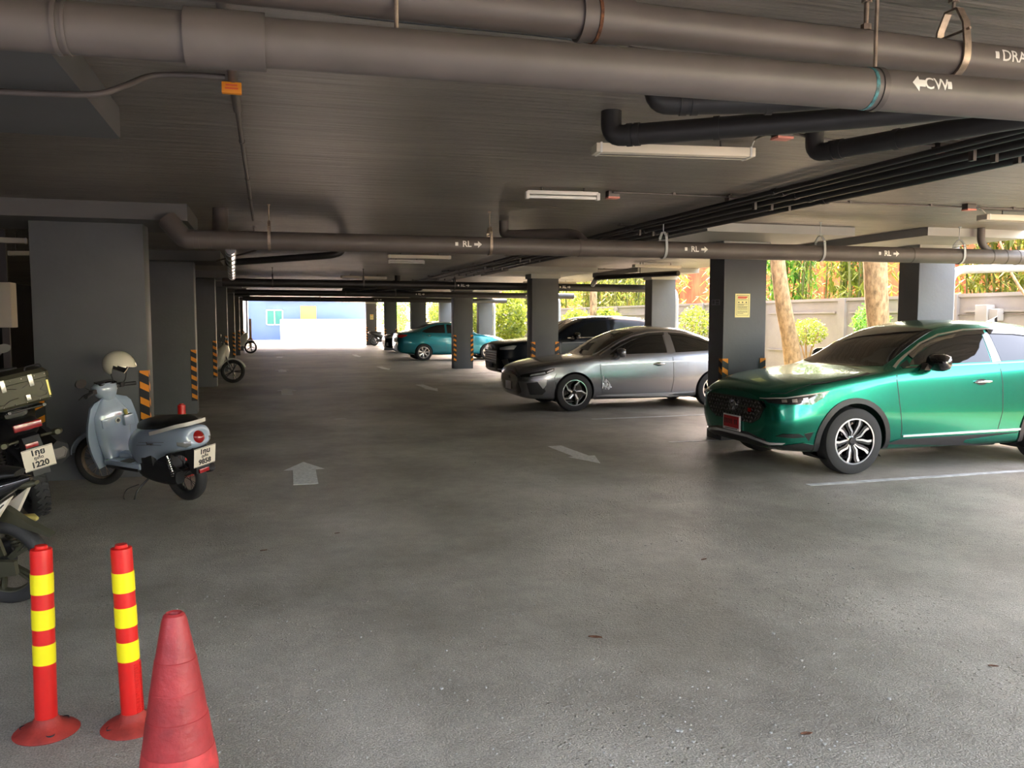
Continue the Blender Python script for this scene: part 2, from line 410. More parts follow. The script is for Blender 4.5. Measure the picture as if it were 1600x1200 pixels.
for i in range(6):
    Y = 9.66 + 8.2 * i
    c = thing('concrete_column', lab_b[i], 'column', (6.02, Y + .2, 0), group='columns in the middle row', kind='thing')
    b = NB(); bx(b, 5.70, 6.33, Y, Y + .38, 0, 2.62, .012); obj('shaft', b, 'column', c, 30, world=True)
    b = NB(); bx(b, 5.67, 6.36, Y - .03, Y + .41, 2.50, 2.61); obj('capital', b, 'panel_right', c, 0, world=True)
    guard(c, 5.70, Y, -1, -1); guard(c, 6.33, Y, 1, 1)
    Y -= .3
    c = thing('concrete_column', lab_c[i], 'column', (8.82, Y + .2, 0), group='columns in the outer row', kind='thing')
    b = NB(); bx(b, 8.50, 9.10, Y, Y + .38, 0, 2.62, .012); obj('shaft', b, 'column', c, 30, world=True)
    b = NB(); bx(b, 8.47, 9.13, Y - .03, Y + .41, 2.50, 2.61); obj('capital', b, 'panel_right', c, 0, world=True)
# notices on the columns
def notice(x0, x1, z0, z1, Y, label):
    s = thing('notice_sheet', label, 'sign', ((x0 + x1) / 2, Y - .003, z0))
    W, H = x1 - x0, z1 - z0
    b = NB(); bx(b, x0, x1, Y - .004, Y - .001, z0, z1); obj('sheet', b, 'sign_yellow', s, 0, world=True)
    b = NB(); y = Y - .0055
    fx = lambda t: x0 + W * t
    fz = lambda t: z0 + H * t
    for a in ((.10, .90, .925, .94), (.10, .90, .09, .10), (.10, .115, .09, .94), (.885, .90, .09, .94)): bx(b, fx(a[0]), fx(a[1]), y, y + .001, fz(a[2]), fz(a[3]))
    random.seed(3)
    for r in (.73, .55, .51, .46, .42, .38, .33, .26, .21, .16):
        x = .17
        while x < (.82 if r not in (.51, .16) else .55):
            q = random.uniform(.03, .09); bx(b, fx(x), fx(min(x + q, .84)), y, y + .001, fz(r), fz(r + .018)); x += q + .02
    for x in (.2, .45, .7): bx(b, fx(x), fx(x + .08), y, y + .001, fz(.61), fz(.66))
    obj('print', b, 'ink', s, 0, world=True)
    b = NB(); prism(b, [(.17, .79), (.72, .79), (.84, .87), (.84, .89), (.17, .89)], (x0, y, z0), (W, 0, 0), (0, 0, H), .001); obj('header', b, 'sign_red', s, 0, world=True)
p0, p1 = AY(1148, 496, 9.66), AY(1172, 459, 9.66)
notice(p0.x, p1.x, p0.z, p1.z, 9.66, 'yellow notice sheet with a red header on the column beside the green car')
notice(5.93, 6.13, 1.55, 1.86, 9.66 + 41, 'small pale notice on the farthest column of the middle row')
b = NB()
p0, p1 = AX(1112, 477, 5.70), AX(1125, 468, 5.70)
for a in ((0, 1, 0, .1), (0, 1, .9, 1), (0, .08, 0, 1), (.92, 1, 0, 1), (.4, .92, .42, .52), (.4, .48, .1, .9), (.15, .3, .1, .25)):
    bx(b, 5.696, 5.699, p0.y + (p1.y - p0.y) * a[0], p0.y + (p1.y - p0.y) * a[1], p0.z + (p1.z - p0.z) * a[2], p0.z + (p1.z - p0.z) * a[3])
tag(obj('column_sticker', b, 'wall_grey', None, 0), 'small outlined grey sticker on the dark side of the notice column', 'sticker')
# boundary fence
b = NB(); XF = 11.8
bx(b, XF, XF + .12, -8, 56, -.3, 2.0)
for i in range(21):
    y = -6 + i * 3.0; bx(b, XF - .07, XF + .02, y, y + .22, -.3, 2.03)
    for z in (.35, .85, 1.72): bx(b, XF - .035, XF + .01, y + .35, y + 2.87, z - .005, z + .012 if z < 1 else z + .03)
bx(b, XF - .04, XF + .16, -8, 56, 1.98, 2.04); struct('wall_right', b, 'fence')
# ------------------------------------------------------------------ painted marks
def flat(name, polys, m, label, cat, group=None, z=.003):
    b = NB()
    for p in polys: b.faces.new([b.verts.new((x, y, z)) for x, y in p])
    r = bmesh.ops.extrude_face_region(b, geom=list(b.faces)); bmesh.ops.translate(b, vec=(0, 0, -z * .8), verts=[v for v in r['geom'] if isinstance(v, bmesh.types.BMVert)])
    return tag(obj(name, b, m, None, 0), label, cat, group)
def arrow(c, L, W, up, label, ang=0):
    s = 1 if up else -1
    P = [(-.28, -.5), (.28, -.5), (.28, .12), (.5, .12), (0, .5), (-.5, .12), (-.28, .12)]
    ca, sa = math.cos(ang), math.sin(ang)
    pts = []
    for x, y in P:
        X, Y_ = x * W, y * L * s; pts.append((c[0] + X * ca - Y_ * sa, c[1] + X * sa + Y_ * ca))
    flat('painted_arrow', [pts], 'arrow_paint', label, 'floor arrow', 'painted floor arrows')
def AR(pix0, pix1, up, W, label):
    a, b_ = G(*pix0), G(*pix1); c = (a + b_) / 2; L = (b_ - a).length; d = (b_ - a) if up else (a - b_)
    arrow((c.x, c.y), L, W, up, label, math.atan2(-(b_ - a).x, (b_ - a).y))
AR((478, 757), (474, 722), True, .42, 'nearest white painted arrow pointing away along the lane beside the scooter')
AR((866, 697), (938, 724), True, .34, 'large white painted arrow pointing toward the viewer beside the green car')
AR((449, 617), (447, 607), True, .42, 'white painted arrow pointing away, second along the left lane')
AR((442, 581), (440, 577), True, .42, 'white painted arrow pointing away, third along the left lane')
AR((437, 559), (436, 557), True, .42, 'small faint white arrow farthest along the left lane')
AR((655, 601), (684, 611), True, .34, 'white painted arrow on the right lane in front of the teal sedan column')
AR((592, 573), (608, 578), True, .34, 'white painted arrow on the right lane level with the tail of the teal sedan')
AR((553, 554), (562, 558), True, .34, 'small white arrow farthest along the right lane')
def line(p, q, wd, label):
    a, c = G(*p), G(*q); d = (c - a).normalized(); n = V((-d.y, d.x, 0)) * wd / 2
    flat('painted_line', [[(a + n).to_2d(), (c + n).to_2d(), (c - n).to_2d(), (a - n).to_2d()]], 'bay_line', label, 'floor line', 'parking bay lines')
line((1262, 758), (1640, 733), .09, 'worn white bay line in front of the green car')
line((1045, 691), (1230, 683), .09, 'white bay line under the nose of the green car')
line((925, 655), (1104, 648), .09, 'white bay line beside the grey sedan')
line((735, 583), (790, 581), .09, 'white bay line between the teal sedan and the black car')
line((523, 655), (540, 654), .06, 'short white paint dash in the middle of the lane')
# ================================================================== PIPES AND CEILING SERVICES
def hanger(parent, p, r, d, top=CE, m='steel'):
    """clevis hanger round a pipe at p (pipe direction d)"""
    p, d = V(p), V(d).normalized(); s = V((-d.y, d.x, 0))
    b = NB(); cyl(b, p + V((0, 0, r + .10)), (p.x, p.y, top), .006, n=8)
    cyl(b, (p.x, p.y, top - .012), (p.x, p.y, top), .018, n=6); obj('hanger_rod', b, m, parent, 40, world=True)
    b = NB(); pts = []
    R = r + .006
    for i in range(13):
        a = PI + PI * i / 12; pts.append(p + s * (R * math.cos(a)) + V((0, 0, R * math.sin(a))))
    up = [p + s * R + V((0, 0, r * .5)), p + s * R * .85 + V((0, 0, r + .045)), p + s * .025 + V((0, 0, r + .10))]
    path = [p - s * .025 + V((0, 0, r + .10)), p - s * R * .85 + V((0, 0, r + .045)), p - s * R + V((0, 0, r * .5))] + pts + up + [p - s * .025 + V((0, 0, r + .10))]
    w = .014; t = .004
    A = [];
    for i, q in enumerate(path):
        a_, c_ = path[max(i - 1, 0)], path[min(i + 1, len(path) - 1)]; tg = (c_ - a_).normalized(); n = tg.cross(d).normalized()
        A.append([q + d * w + n * t, q - d * w + n * t, q - d * w - n * t, q + d * w - n * t])
    rings(b, A); cyl(b, p + V((0, 0, r + .02)) - s * (R + .01), p + V((0, 0, r + .02)) + s * (R + .01), .005, n=8)
    obj('hanger_strap', b, m, parent, 30, world=True)
def band(parent, p, d, r, wd, m, name='band', label=None):
    p, d = V(p), V(d).normalized(); b = NB(); cyl(b, p - d * wd / 2, p + d * wd / 2, r, n=32); o = obj(name, b, m, parent, 40, world=True)
    if label: lab(o, label)
    return o
def fine_y(bm):
    bm.normal_update(); bmesh.ops.triangulate(bm, faces=bm.faces, ngon_method='EAR_CLIP')
    lo, hi = min(q.co.y for q in bm.verts), max(q.co.y for q in bm.verts)
    for i in range(1, 10): bmesh.ops.bisect_plane(bm, geom=bm.verts[:] + bm.edges[:] + bm.faces[:], plane_co=(0, lo + (hi - lo) * i / 10, 0), plane_no=(0, 1, 0))
def pipe_text(parent, s, size, p, d, r, ang, m='white_paint', bold=.0, squeeze=1.):
    """lettering wrapped on a pipe; ang = elevation above the horizontal on the camera side"""
    bm = text_bm(s, size, 0, bold=bold); d = V(d).normalized(); side = V((d.y, -d.x, 0)).normalized()
    if side.y > 0: side = -side
    fine_y(bm)
    for q in bm.verts:
        a = ang + q.co.y / r; x = q.co.x * squeeze
        q.co = V(p) + d * x + (side * math.cos(a) + V((0, 0, math.sin(a)))) * (r + .0014)
    return obj('lettering', bm, m, parent, 0, world=True)
def pipe_shape(parent, polys, p, d, r, ang, m='white_paint', name='arrow_mark'):
    bm = NB(); d = V(d).normalized(); side = V((d.y, -d.x, 0)).normalized()
    if side.y > 0: side = -side
    for P in polys: bm.faces.new([bm.verts.new((x, y, 0)) for x, y in P])
    fine_y(bm)
    for q in bm.verts:
        a = ang + q.co.y / r; q.co = V(p) + d * q.co.x + (side * math.cos(a) + V((0, 0, math.sin(a)))) * (r + .0014)
    return obj(name, bm, m, parent, 0, world=True)
def pipe_thing(name, label, mid): return thing(name, label, 'pipe', mid)

# big cold water pipe across the top of the picture
zc = 2.33; A = G(-420, 3, zc); B = G(1900, 181, zc); dcw = (B - A).normalized(); P = lambda px, z=zc, Aq=A, dq=dcw: None
def on_line(A, B, px):
    lo, hi = 0.0, 1.0
    R = _m.transposed(); f = lambda t: (lambda c: 800 + FPX * c.x / -c.z)(R @ ((A.lerp(B, t)) - V((0, 0, CAMH))))
    for _ in range(50):
        mi = (lo + hi) / 2
        if f(mi) < px: lo = mi
        else: hi = mi
    return A.lerp(B, lo)
cw = pipe_thing('water_pipe', 'thick brown-grey cold water pipe crossing the whole top of the picture', A.lerp(B, .5))
b = NB(); cyl(b, A, B, .064, n=48); obj('pipe_run', b, 'pipe', cw, 40, world=True)
s0, s1 = on_line(A, B, 290), on_line(A, B, 415)
b = NB(); cyl(b, s0, s1, .074, n=48); obj('sleeve', b, 'pipe', cw, 40, world=True)
q = on_line(A, B, 92); band(cw, q, dcw, .069, .012, 'pipe'); band(cw, q + dcw * .022, dcw, .068, .008, 'pipe')
q = on_line(A, B, 1366); band(cw, q, dcw, .068, .020, 'steel_dark', 'clamp')
band(cw, on_line(A, B, 1352), dcw, .0655, .012, 'cyan_tape', 'tape', 'flaking cyan tape')
b = NB(); cyl(b, q + V((0, 0, .06)), (q.x, q.y, CE), .006, n=8); obj('hanger_rod', b, 'steel', cw, 40, world=True)
pm = on_line(A, B, 1441)
pipe_text(cw, 'CW', .052, pm, dcw, .064, .18, bold=.0007)
t = on_line(A, B, 1413); pipe_shape(cw, [[(-.022, 0), (.004, .026), (.004, .011), (.026, .011), (.026, -.011), (.004, -.011), (.004, -.026)]], t, dcw, .064, .18)
t = on_line(A, B, 1461); pipe_shape(cw, [[(-.008, -.012), (.008, -.012), (.008, .012), (-.008, .012)]], t, dcw, .064, .18, name='square_mark')
for px in (-380, 620): t = on_line(A, B, px); b = NB(); cyl(b, t + V((0, 0, .06)), (t.x, t.y, CE), .006, n=8); obj('hanger_rod', b, 'steel', cw, 40, world=True)
# drain pipe above and beyond it
zd = 2.50; A2 = G(150, -55, zd); B2 = G(1900, 137, zd); dd = (B2 - A2).normalized()
dr = pipe_thing('drain_pipe', 'brown-grey drain pipe running just above the thick cold water pipe', A2.lerp(B2, .5))
b = NB(); cyl(b, A2, B2, .060, n=48); obj('pipe_run', b, 'pipe', dr, 40, world=True)
a, c = on_line(A2, B2, 905), on_line(A2, B2, 984); b = NB(); cyl(b, a, c, .067, n=48); obj('coupling', b, 'pipe', dr, 40, world=True)
band(dr, on_line(A2, B2, 908), dd, .0695, .022, 'pipe'); lab(band(dr, on_line(A2, B2, 928), dd, .0705, .010, 'rust', 'clamp'), 'rusty clamp ring')
q = on_line(A2, B2, 1487); hanger(dr, q, .060, dd, CE, 'steel')
for px in (400, 1352):
    q = on_line(A2, B2, px); b = NB(); cyl(b, q + V((0, 0, .05)), (q.x, q.y, CE), .008, n=10)
    for zz in (.062, .15): cyl(b, q + V((0, 0, zz)), q + V((0, 0, zz + .018)), .017, n=6)
    obj('bolt', b, 'steel', dr, 40, world=True)
pm = on_line(A2, B2, 1572); pipe_text(dr, 'DRAIN', .056, pm, dd, .060, .12, bold=.0008, squeeze=.95)
for px in (1536, 1603): t = on_line(A2, B2, px); pipe_shape(dr, [[(-.008, -.012), (.008, -.012), (.008, .012), (-.008, .012)]], t, dd, .060, .12, name='square_mark')
# black cable drooping along the drain pipe
b = NB(); pts = [G(390, 0, 2.6), G(560, 25, 2.6), G(700, 40, 2.6), G(860, 56, 2.6), G(990, 76, 2.6), G(1120, 92, 2.6), G(1250, 103, 2.6), G(1380, 108, 2.6), G(1500, 112, 2.6), G(1700, 112, 2.62)]
tube(b, smooth_path(pts, 6), .008, 8); tag(obj('cable', b, 'gloss_black', None, 60), 'black cable slung between the two big pipes at the top', 'cable')
# rainwater pipes that cross the hall
def rl_pipe(p, q, r, label, marks, hang, m='pipe'):
    d = (q - p).normalized(); t = thing('rainwater_pipe', label, 'pipe', p.lerp(q, .5), group='rainwater pipes crossing the hall')
    b = NB(); cyl(b, p, q, r, n=40); obj('pipe_run', b, m, t, 40, world=True)
    for px in marks:
        o = on_line(p, q, px); pipe_text(t, 'RL', .085 * r / .09, o, d, r, .05, bold=.002)
        pipe_shape(t, [[(-.12, -.018), (-.09, -.018), (-.09, .018), (-.12, .018)], [(.075, -.012), (.115, -.012), (.115, -.035), (.155, 0), (.115, .035), (.115, .012), (.075, .012)]], o, d, r, .05)
    for px in hang: hanger(t, on_line(p, q, px), r, d, CE, 'steel_dark' if m != 'pipe' else 'steel' if px < 1000 else 'pipe_light')
    return t, d
z = 2.35; p, q = G(300, 374, z), G(1760, 406, z)
t, d = rl_pipe(p, q, .090, 'brown-grey rainwater pipe nearest the viewer, hung in front of the green car columns', (727, 1080, 1379), (421, 765, 1036, 1281, 1498))
b = NB(); pts = bend([p + d * .02, p - d * .06, p - d * .20 + V((0, .06, .16)), p - d * .22 + V((0, .07, .185))], .07, 5); tube(b, pts, .094, 32); obj('elbow', b, 'pipe', t, 50, world=True)
for px in (311, 330, 360, 904, 932, 1422, 1546, 1567, 1587): band(t, on_line(p, q, px), d, .0935, .012, 'steel_dark' if px > 800 else 'pipe')
b = NB(); cyl(b, on_line(p, q, 905) - d * .01, on_line(p, q, 931) + d * .01, .095, n=40); obj('coupling', b, 'pipe', t, 40, world=True)
o = on_line(p, q, 918); b = NB(); tube(b, bend([o + V((0, .02, .02)), o + V((-.04, .22, .17)), o + V((-.3, .50, .19)), o + V((-.62, .75, .19)), o + V((-.70, .80, .20)), o + V((-.70, .80, CE - o.z))], .12, 5), .055, 20); obj('branch', b, 'pipe', t, 50, world=True)
o = on_line(p, q, 1553); b = NB(); tube(b, bend([o, o + V((-.16, .05, .16)), o + V((-.16, .05, CE - o.z))], .1, 5), .045, 20); obj('branch', b, 'pipe', t, 50, world=True)
o = on_line(p, q, 342); b = NB(); tube(b, bend([o + V((0, .02, .02)), o + V((0, .32, .16)), o + V((0, .40, CE - o.z))], .12, 5), .075, 24); obj('branch', b, 'pipe', t, 50, world=True)
for (ya, yb_, Y0, marks, hang, word) in ((446, 450, 18.75, (722, 880), (426, 568, 710), 'second rainwater pipe, dark, in front of the black car column'), (460, 461, 25.75, (655, 826), (540, 618), 'third rainwater pipe crossing in front of the teal sedan column'),
                                  (468, 469, 33.7, (590, 730), (500,), 'fourth rainwater pipe crossing above the teal sedan')):
    p, q = V((-.9, Y0, 2.37)), V((9.6, Y0 - .1, 2.33)); rl_pipe(p, q, .09, word, marks, hang, 'pipe_dark')
# downpipes by the outer columns
for i, label in enumerate(('pale downpipe with a bend beside the column behind the green car', 'pale downpipe beside the column behind the grey sedan', 'pale downpipe beside the outer column behind the black car', 'pale downpipe beside the outer column near the teal sedan bonnet')):
    Y = 9.66 + 8.2 * i - .1; t = thing('downpipe', label, 'pipe', (9.22, Y, 0), group='downpipes at the outer columns')
    b = NB(); tube(b, bend([V((9.22, Y, -.02)), V((9.22, Y, 2.28)), V((10.3, Y - .3, 2.32))] if i == 0 else [V((9.22, Y, -.02)), V((9.22, Y, 2.2)), V((9.22, Y + .7, 2.48))], .2, 6), .058, 24); obj('pipe_run', b, 'pipe_light', t, 50, world=True)
    for zz in (.5, 1.75, 2.05): band(t, (9.22, Y, zz), (0, 0, 1), .062, .04, 'pipe_light')
    b = NB(); bx(b, 9.10, 9.20, Y - .015, Y + .015, 1.70, 1.74); obj('bracket', b, 'steel_dark', t, 0, world=True)
# black branch pipes hanging at upper right
def black_branch(pts, r, label, bands):
    t = thing('waste_pipe', label, 'pipe', pts[1], group='black waste pipes at upper right')
    b = NB(); tube(b, bend(pts, .09, 6), r, 28); obj('pipe_run', b, 'pipe_dark', t, 50, world=True)
    d = (pts[2] - pts[1]).normalized()
    for k_ in bands: band(t, pts[1] + d * k_, d, r + .005, .03, 'pipe_dark')
    o = pts[1] + d * bands[-1] * 1.6; b = NB(); cyl(b, o + V((0, 0, r * .6)), (o.x, o.y, CE), .01, n=8); obj('hanger_rod', b, 'steel_dark', t, 40, world=True)
z = 2.57
a = G(955, 213, z); black_branch([V((a.x, a.y, CE)), a, G(1340, 183, z), G(1640, 152, z)], .055, 'black waste pipe with an elbow in front of the long white light', (.10, .14, .55))
a = G(1272, 240, z); black_branch([V((a.x, a.y, CE)), a, G(1560, 190, z), G(1800, 150, z)], .052, 'black waste pipe with an elbow at the right, above the dark cable pipes', (.12, .17, .5))
a = G(1025, 160, z); black_branch([V((a.x, a.y, CE)), a, G(1200, 158, z), G(1420, 140, z)], .055, 'short black waste pipe half hidden above the thick water pipe', (.12, .17, .5))
# bundle of conduits along the hall
cz = 2.64
cb = []
for i, (x, r) in enumerate(((3.98, .020), (4.10, .020), (4.26, .030), (4.44, .036), (4.62, .040))):
    t = thing('conduit', 'dark conduit of the bundle under the ceiling, number %s from the lane side' % ('one', 'two', 'three', 'four', 'five')[i], 'conduit', (x, 25, cz), group='conduit bundle along the ceiling')
    t['label'] = ('thin dark conduit on the lane edge of the ceiling bundle', 'thin dark conduit just inside the lane edge of the ceiling bundle', 'middle dark conduit of the ceiling bundle', 'thick dark conduit next to the outermost of the ceiling bundle', 'thickest outermost dark conduit of the ceiling bundle')[i]
    b = NB(); cyl(b, (x, 1.5, cz - r * .4), (x, 52, cz - r * .4), r, n=16); obj('pipe_run', b, 'pipe_dark', t, 40, world=True)
    for j in range(6): band(t, (x, 3.1 + j * 2.9 + i * .05, cz - r * .4), (0, 1, 0), r + .006, .05, 'pipe_dark', 'coupling')
for j in range(12):
    y = 4.2 + j * 2.4; b = NB(); bx(b, 3.92, 4.72, y, y + .03, cz + .03, cz + .045)
    for x in (3.94, 4.68): bx(b, x, x + .02, y, y + .03, cz + .03, CE)
    for x in (4.18, 4.35, 4.53): bx(b, x, x + .025, y - .005, y + .035, cz - .07, cz + .04)
    tag(obj('bracket', b, 'steel_dark', None, 0), 'dark steel bracket holding the ceiling conduit bundle', 'bracket', 'brackets of the conduit bundle')
for j, (y, xx) in enumerate(((21.3, 3.2), (24.0, 3.55), (24.6, 4.4))):
    b = NB(); tube(b, bend([V((xx, y, CE - .004)), V((xx, y, 2.50)), V((xx - .9, y + 5, 2.48))], .1, 4), .075, 16); tag(obj('waste_pipe', b, 'pipe_dark', None, 50), ('dark waste pipe with a raised end far back, nearest the lane', 'dark waste pipe with a raised end far back, middle one', 'dark waste pipe with a raised end far back beside the conduits')[j], 'pipe', 'far waste pipes')
# conduit along the ceiling at left, with boxes and branch
lc = thing('conduit', 'grey conduit running away along the ceiling at left with a yellow label box', 'conduit', (-.13, 6, 2.66))
b = NB(); cyl(b, (-.125, 1.2, 2.672), (-.125, 9.6, 2.672), .014, n=14); cyl(b, (-.125, 1.2, 2.672), (-.125, 4.6, 2.672), .021, n=14); obj('pipe_run', b, 'pipe', lc, 40, world=True)
for y in (5.4, 6.8, 7.9): band(lc, (-.125, y, 2.672), (0, 1, 0), .018, .03, 'pipe')
c = G(362, 138, 2.63); b = NB(); box(b, c, (.085, .03, .05), None, .004); obj('label_box', b, 'orange_tape', lc, 30, world=True)
b = NB()
for dz, w_ in ((.010, .05), (-.004, .056)): bx(b, c.x - w_ / 2, c.x + w_ / 2, c.y - .017, c.y - .0155, c.z + dz - .004, c.z + dz + .004)
obj('print', b, 'sticker_red', lc, 0, world=True)
b = NB(); pts = [G(-60, 140, 2.50), G(60, 146, 2.50), G(150, 147, 2.51), G(195, 134, 2.57), G(235, 119, 2.65), G(290, 117, 2.67), G(352, 121, 2.67)]
tube(b, smooth_path(pts, 6), .013, 10); tag(obj('flexible_conduit', b, 'pipe', None, 60), 'grey flexible conduit curving over from the left edge to the ceiling conduit', 'conduit')
b = NB(); cyl(b, (-.13, 10.3, 2.672), (-.13, 13.4, 2.672), .013, n=10); tube(b, bend([V((-.13, 13.4, 2.672)), V((-.13, 13.6, 2.66)), V((-.75, 13.9, 2.5))], .06), .013, 8)
tag(obj('conduit', b, 'pipe', None, 40), 'short grey conduit on the ceiling just beyond the nearest rainwater pipe', 'conduit')
# silvery flexible pipe going back along the left row
t = thing('metal_pipe', 'shiny silver jointed pipe running back beside the left row of columns', 'pipe', (-.4, 12, 2.4))
b = NB(); a, c = G(360, 390, 2.42), G(381, 437, 2.42); c = V((-.62, 16.5, 2.40)); cyl(b, a, c, .06, n=24); obj('pipe_run', b, 'chrome', t, 40, world=True); d = (c - a).normalized()
for i in range(8): band(t, a + d * (.3 + .85 * i), d, .066, .10, 'pipe_light')
b = NB(); tube(b, bend([V((-.55, 13.0, 2.42)), V((.9, 12.2, 2.5)), V((1.05, 12.2, 2.55)), V((1.05, 12.2, CE))], .12, 4), .05, 16); tag(obj('waste_pipe', b, 'pipe_dark', None, 50), 'black waste pipe with an elbow beyond the nearest rainwater pipe at left', 'pipe')
# pipe run beside the far left columns (vertical reflections)
# ------------------------------------------------------------------ ceiling lights
def batten(pa, pb, label, w=.11, tube_only=False, z=CE - .075, m='cream'):
    pa, pb = V(pa), V(pb); t = thing('ceiling_light', label, 'light', pa.lerp(pb, .5), group='unlit fluorescent ceiling lights'); d = (pb - pa).normalized(); s = V((-d.y, d.x, 0)); L = (pb - pa).length
    R = Matrix.Rotation(math.atan2(d.y, d.x), 4, 'Z'); c = pa.lerp(pb, .5)
    if not tube_only:
        b = NB(); box(b, (c.x, c.y, z), (L, w, .055), R, .006); obj('housing', b, m, t, 30, world=True)
        b = NB()
        for e in (-.47, .47): box(b, (c + d * (L * e)) + V((0, 0, -.0)), (.012, w + .006, .062), R)
        for v_ in b.verts: v_.co.z += z - c.z
        obj('end_cap', b, 'white_paint', t, 0, world=True)
        b = NB(); box(b, (c.x, c.y, z - .030), (L * .94, .004, .004), R); obj('seam', b, 'steel_dark', t, 0, world=True)
    else:
        b = NB(); box(b, (c.x, c.y, z + .03), (L, .045, .03), R, .004); obj('housing', b, 'white_paint', t, 30, world=True)
        b = NB(); cyl(b, (pa.x, pa.y, z - .005) , (pb.x, pb.y, z - .005), .014, n=16); obj('tube', b, 'tube_glass', t, 40, world=True)
        for e, nme in ((pa, 0), (pb, 1)):
            b = NB(); box(b, (e.x, e.y, z + .005), (.03, .05, .06), R, .005); obj('lamp_holder', b, 'white_paint', t, 30, world=True)
    b = NB()
    for e in (-.3, .3): q_ = c + d * (L * e); cyl(b, (q_.x, q_.y, z + .02), (q_.x, q_.y, CE), .006, n=8)
    obj('bracket', b, 'steel_dark', t, 40, world=True)
    return t
batten(G(928, 229, 2.64), G(1174, 237, 2.64), 'long white channel light above the black waste pipe, nearest of the ceiling lights', .13)
batten(G(824, 303, 2.64), G(934, 306, 2.64), 'short bare tube light on the ceiling in the middle of the hall', tube_only=True)
batten(G(606, 400, 2.63), G(704, 402, 2.63), 'white channel light just below the nearest rainwater pipe', .12)
batten(G(608, 409, 2.63), G(662, 410, 2.63), 'short tube light just behind the white channel light', tube_only=True)
batten(G(533, 432, 2.63), G(603, 434, 2.63), 'channel light far along the lane ceiling', .12)
batten(G(990, 415, 2.63), G(1062, 417, 2.63), 'greenish white channel light above the grey sedan', .12)
batten(G(1534, 339, 2.63), G(1690, 344, 2.63), 'cream channel light at the right edge above the green car', .14)
batten(G(-40, 381, 2.40), G(43, 384, 2.40), 'unlit channel light in the dark left bay, upper one', .12, z=2.45)
batten(G(16, 402, 2.40), G(60, 402, 2.40), 'unlit channel light in the dark left bay next to the column', .12, z=2.45)
batten(G(818, 441, 2.63), G(900, 442, 2.63), 'channel light far back beyond the black car column', .12)
# red-faced alarm boxes and the conduit that links them
rb = [(1222, 213, 'small dark ceiling box with a reddish underside beside the long white light'), (1472, 235, 'small ceiling box with a pink underside at the dark conduit bundle on the right'), (957, 307, 'small reddish box at the end of the bare tube light'),
      (1143, 314, 'small ceiling box with a red underside in the middle conduit line'), (1253, 318, 'small reddish ceiling box hidden just right of the conduit bundle'), (1514, 326, 'small grey and pink box beside the cream channel light')]
for px, py, l in rb:
    c = G(px, py, CE - .045); t = thing('junction_box', l, 'junction box', c, group='red-faced ceiling boxes')
    b = NB(); box(b, c + V((0, 0, .020)), (.10, .075, .05), None, .004); obj('body', b, 'steel_dark', t, 30, world=True)
    b = NB(); box(b, c + V((0, 0, -.012)), (.105, .08, .014), None, .003); obj('cover', b, 'red_box', t, 30, world=True)
def conduit_run(pix, label, r=.009):
    pts = [G(px, py, CE - .015) for px, py in pix]; b = NB(); tube(b, pts, r, 8)
    for a, c in zip(pts, pts[1:]):
        n_ = max(1, int((c - a).length / .8))
        for i in range(n_): q_ = a.lerp(c, (i + .5) / n_); box(b, q_ + V((0, 0, .004)), (.025, .035, .022))
    tag(obj('conduit', b, 'pipe', None, 50), label, 'conduit')
conduit_run([(958, 300), (1143, 308), (1253, 311)], 'thin conduit between the bare tube light and the red ceiling boxes')
conduit_run([(1262, 314), (1514, 324), (1650, 328)], 'thin conduit from the conduit bundle to the cream light at right')
conduit_run([(1222, 206), (1300, 219), (1472, 228)], 'thin conduit linking the two nearest ceiling boxes')
conduit_run([(690, 424), (900, 420), (988, 421)], 'thin conduit on the ceiling behind the nearest rainwater pipe')
b = NB(); tube(b, smooth_path([G(1174, 232, 2.66), G(1180, 218, 2.66), G(1196, 211, 2.67), G(1215, 212, 2.67)], 5), .006, 8); tag(obj('cable', b, 'gloss_black', None, 60), 'short black cable between the long white light and its ceiling box', 'cable')
b = NB(); tube(b, smooth_path([G(1524, 325, 2.67), G(1534, 327, 2.66), G(1539, 333, 2.65)], 5), .006, 8); tag(obj('cable', b, 'gloss_black', None, 60), 'short black cable at the end of the cream light at right', 'cable')
# black pipe above the grey sedan
b = NB(); tube(b, bend([G(1060, 427, 2.45), G(932, 434, 2.45), G(926, 445, 2.36)], .15, 5), .05, 16); q_ = G(1000, 430, 2.45); cyl(b, q_, (q_.x, q_.y, CE), .008, n=8); tag(obj('waste_pipe', b, 'pipe_dark', None, 50), 'black waste pipe above the roof of the black car, turning down at its left end', 'pipe')
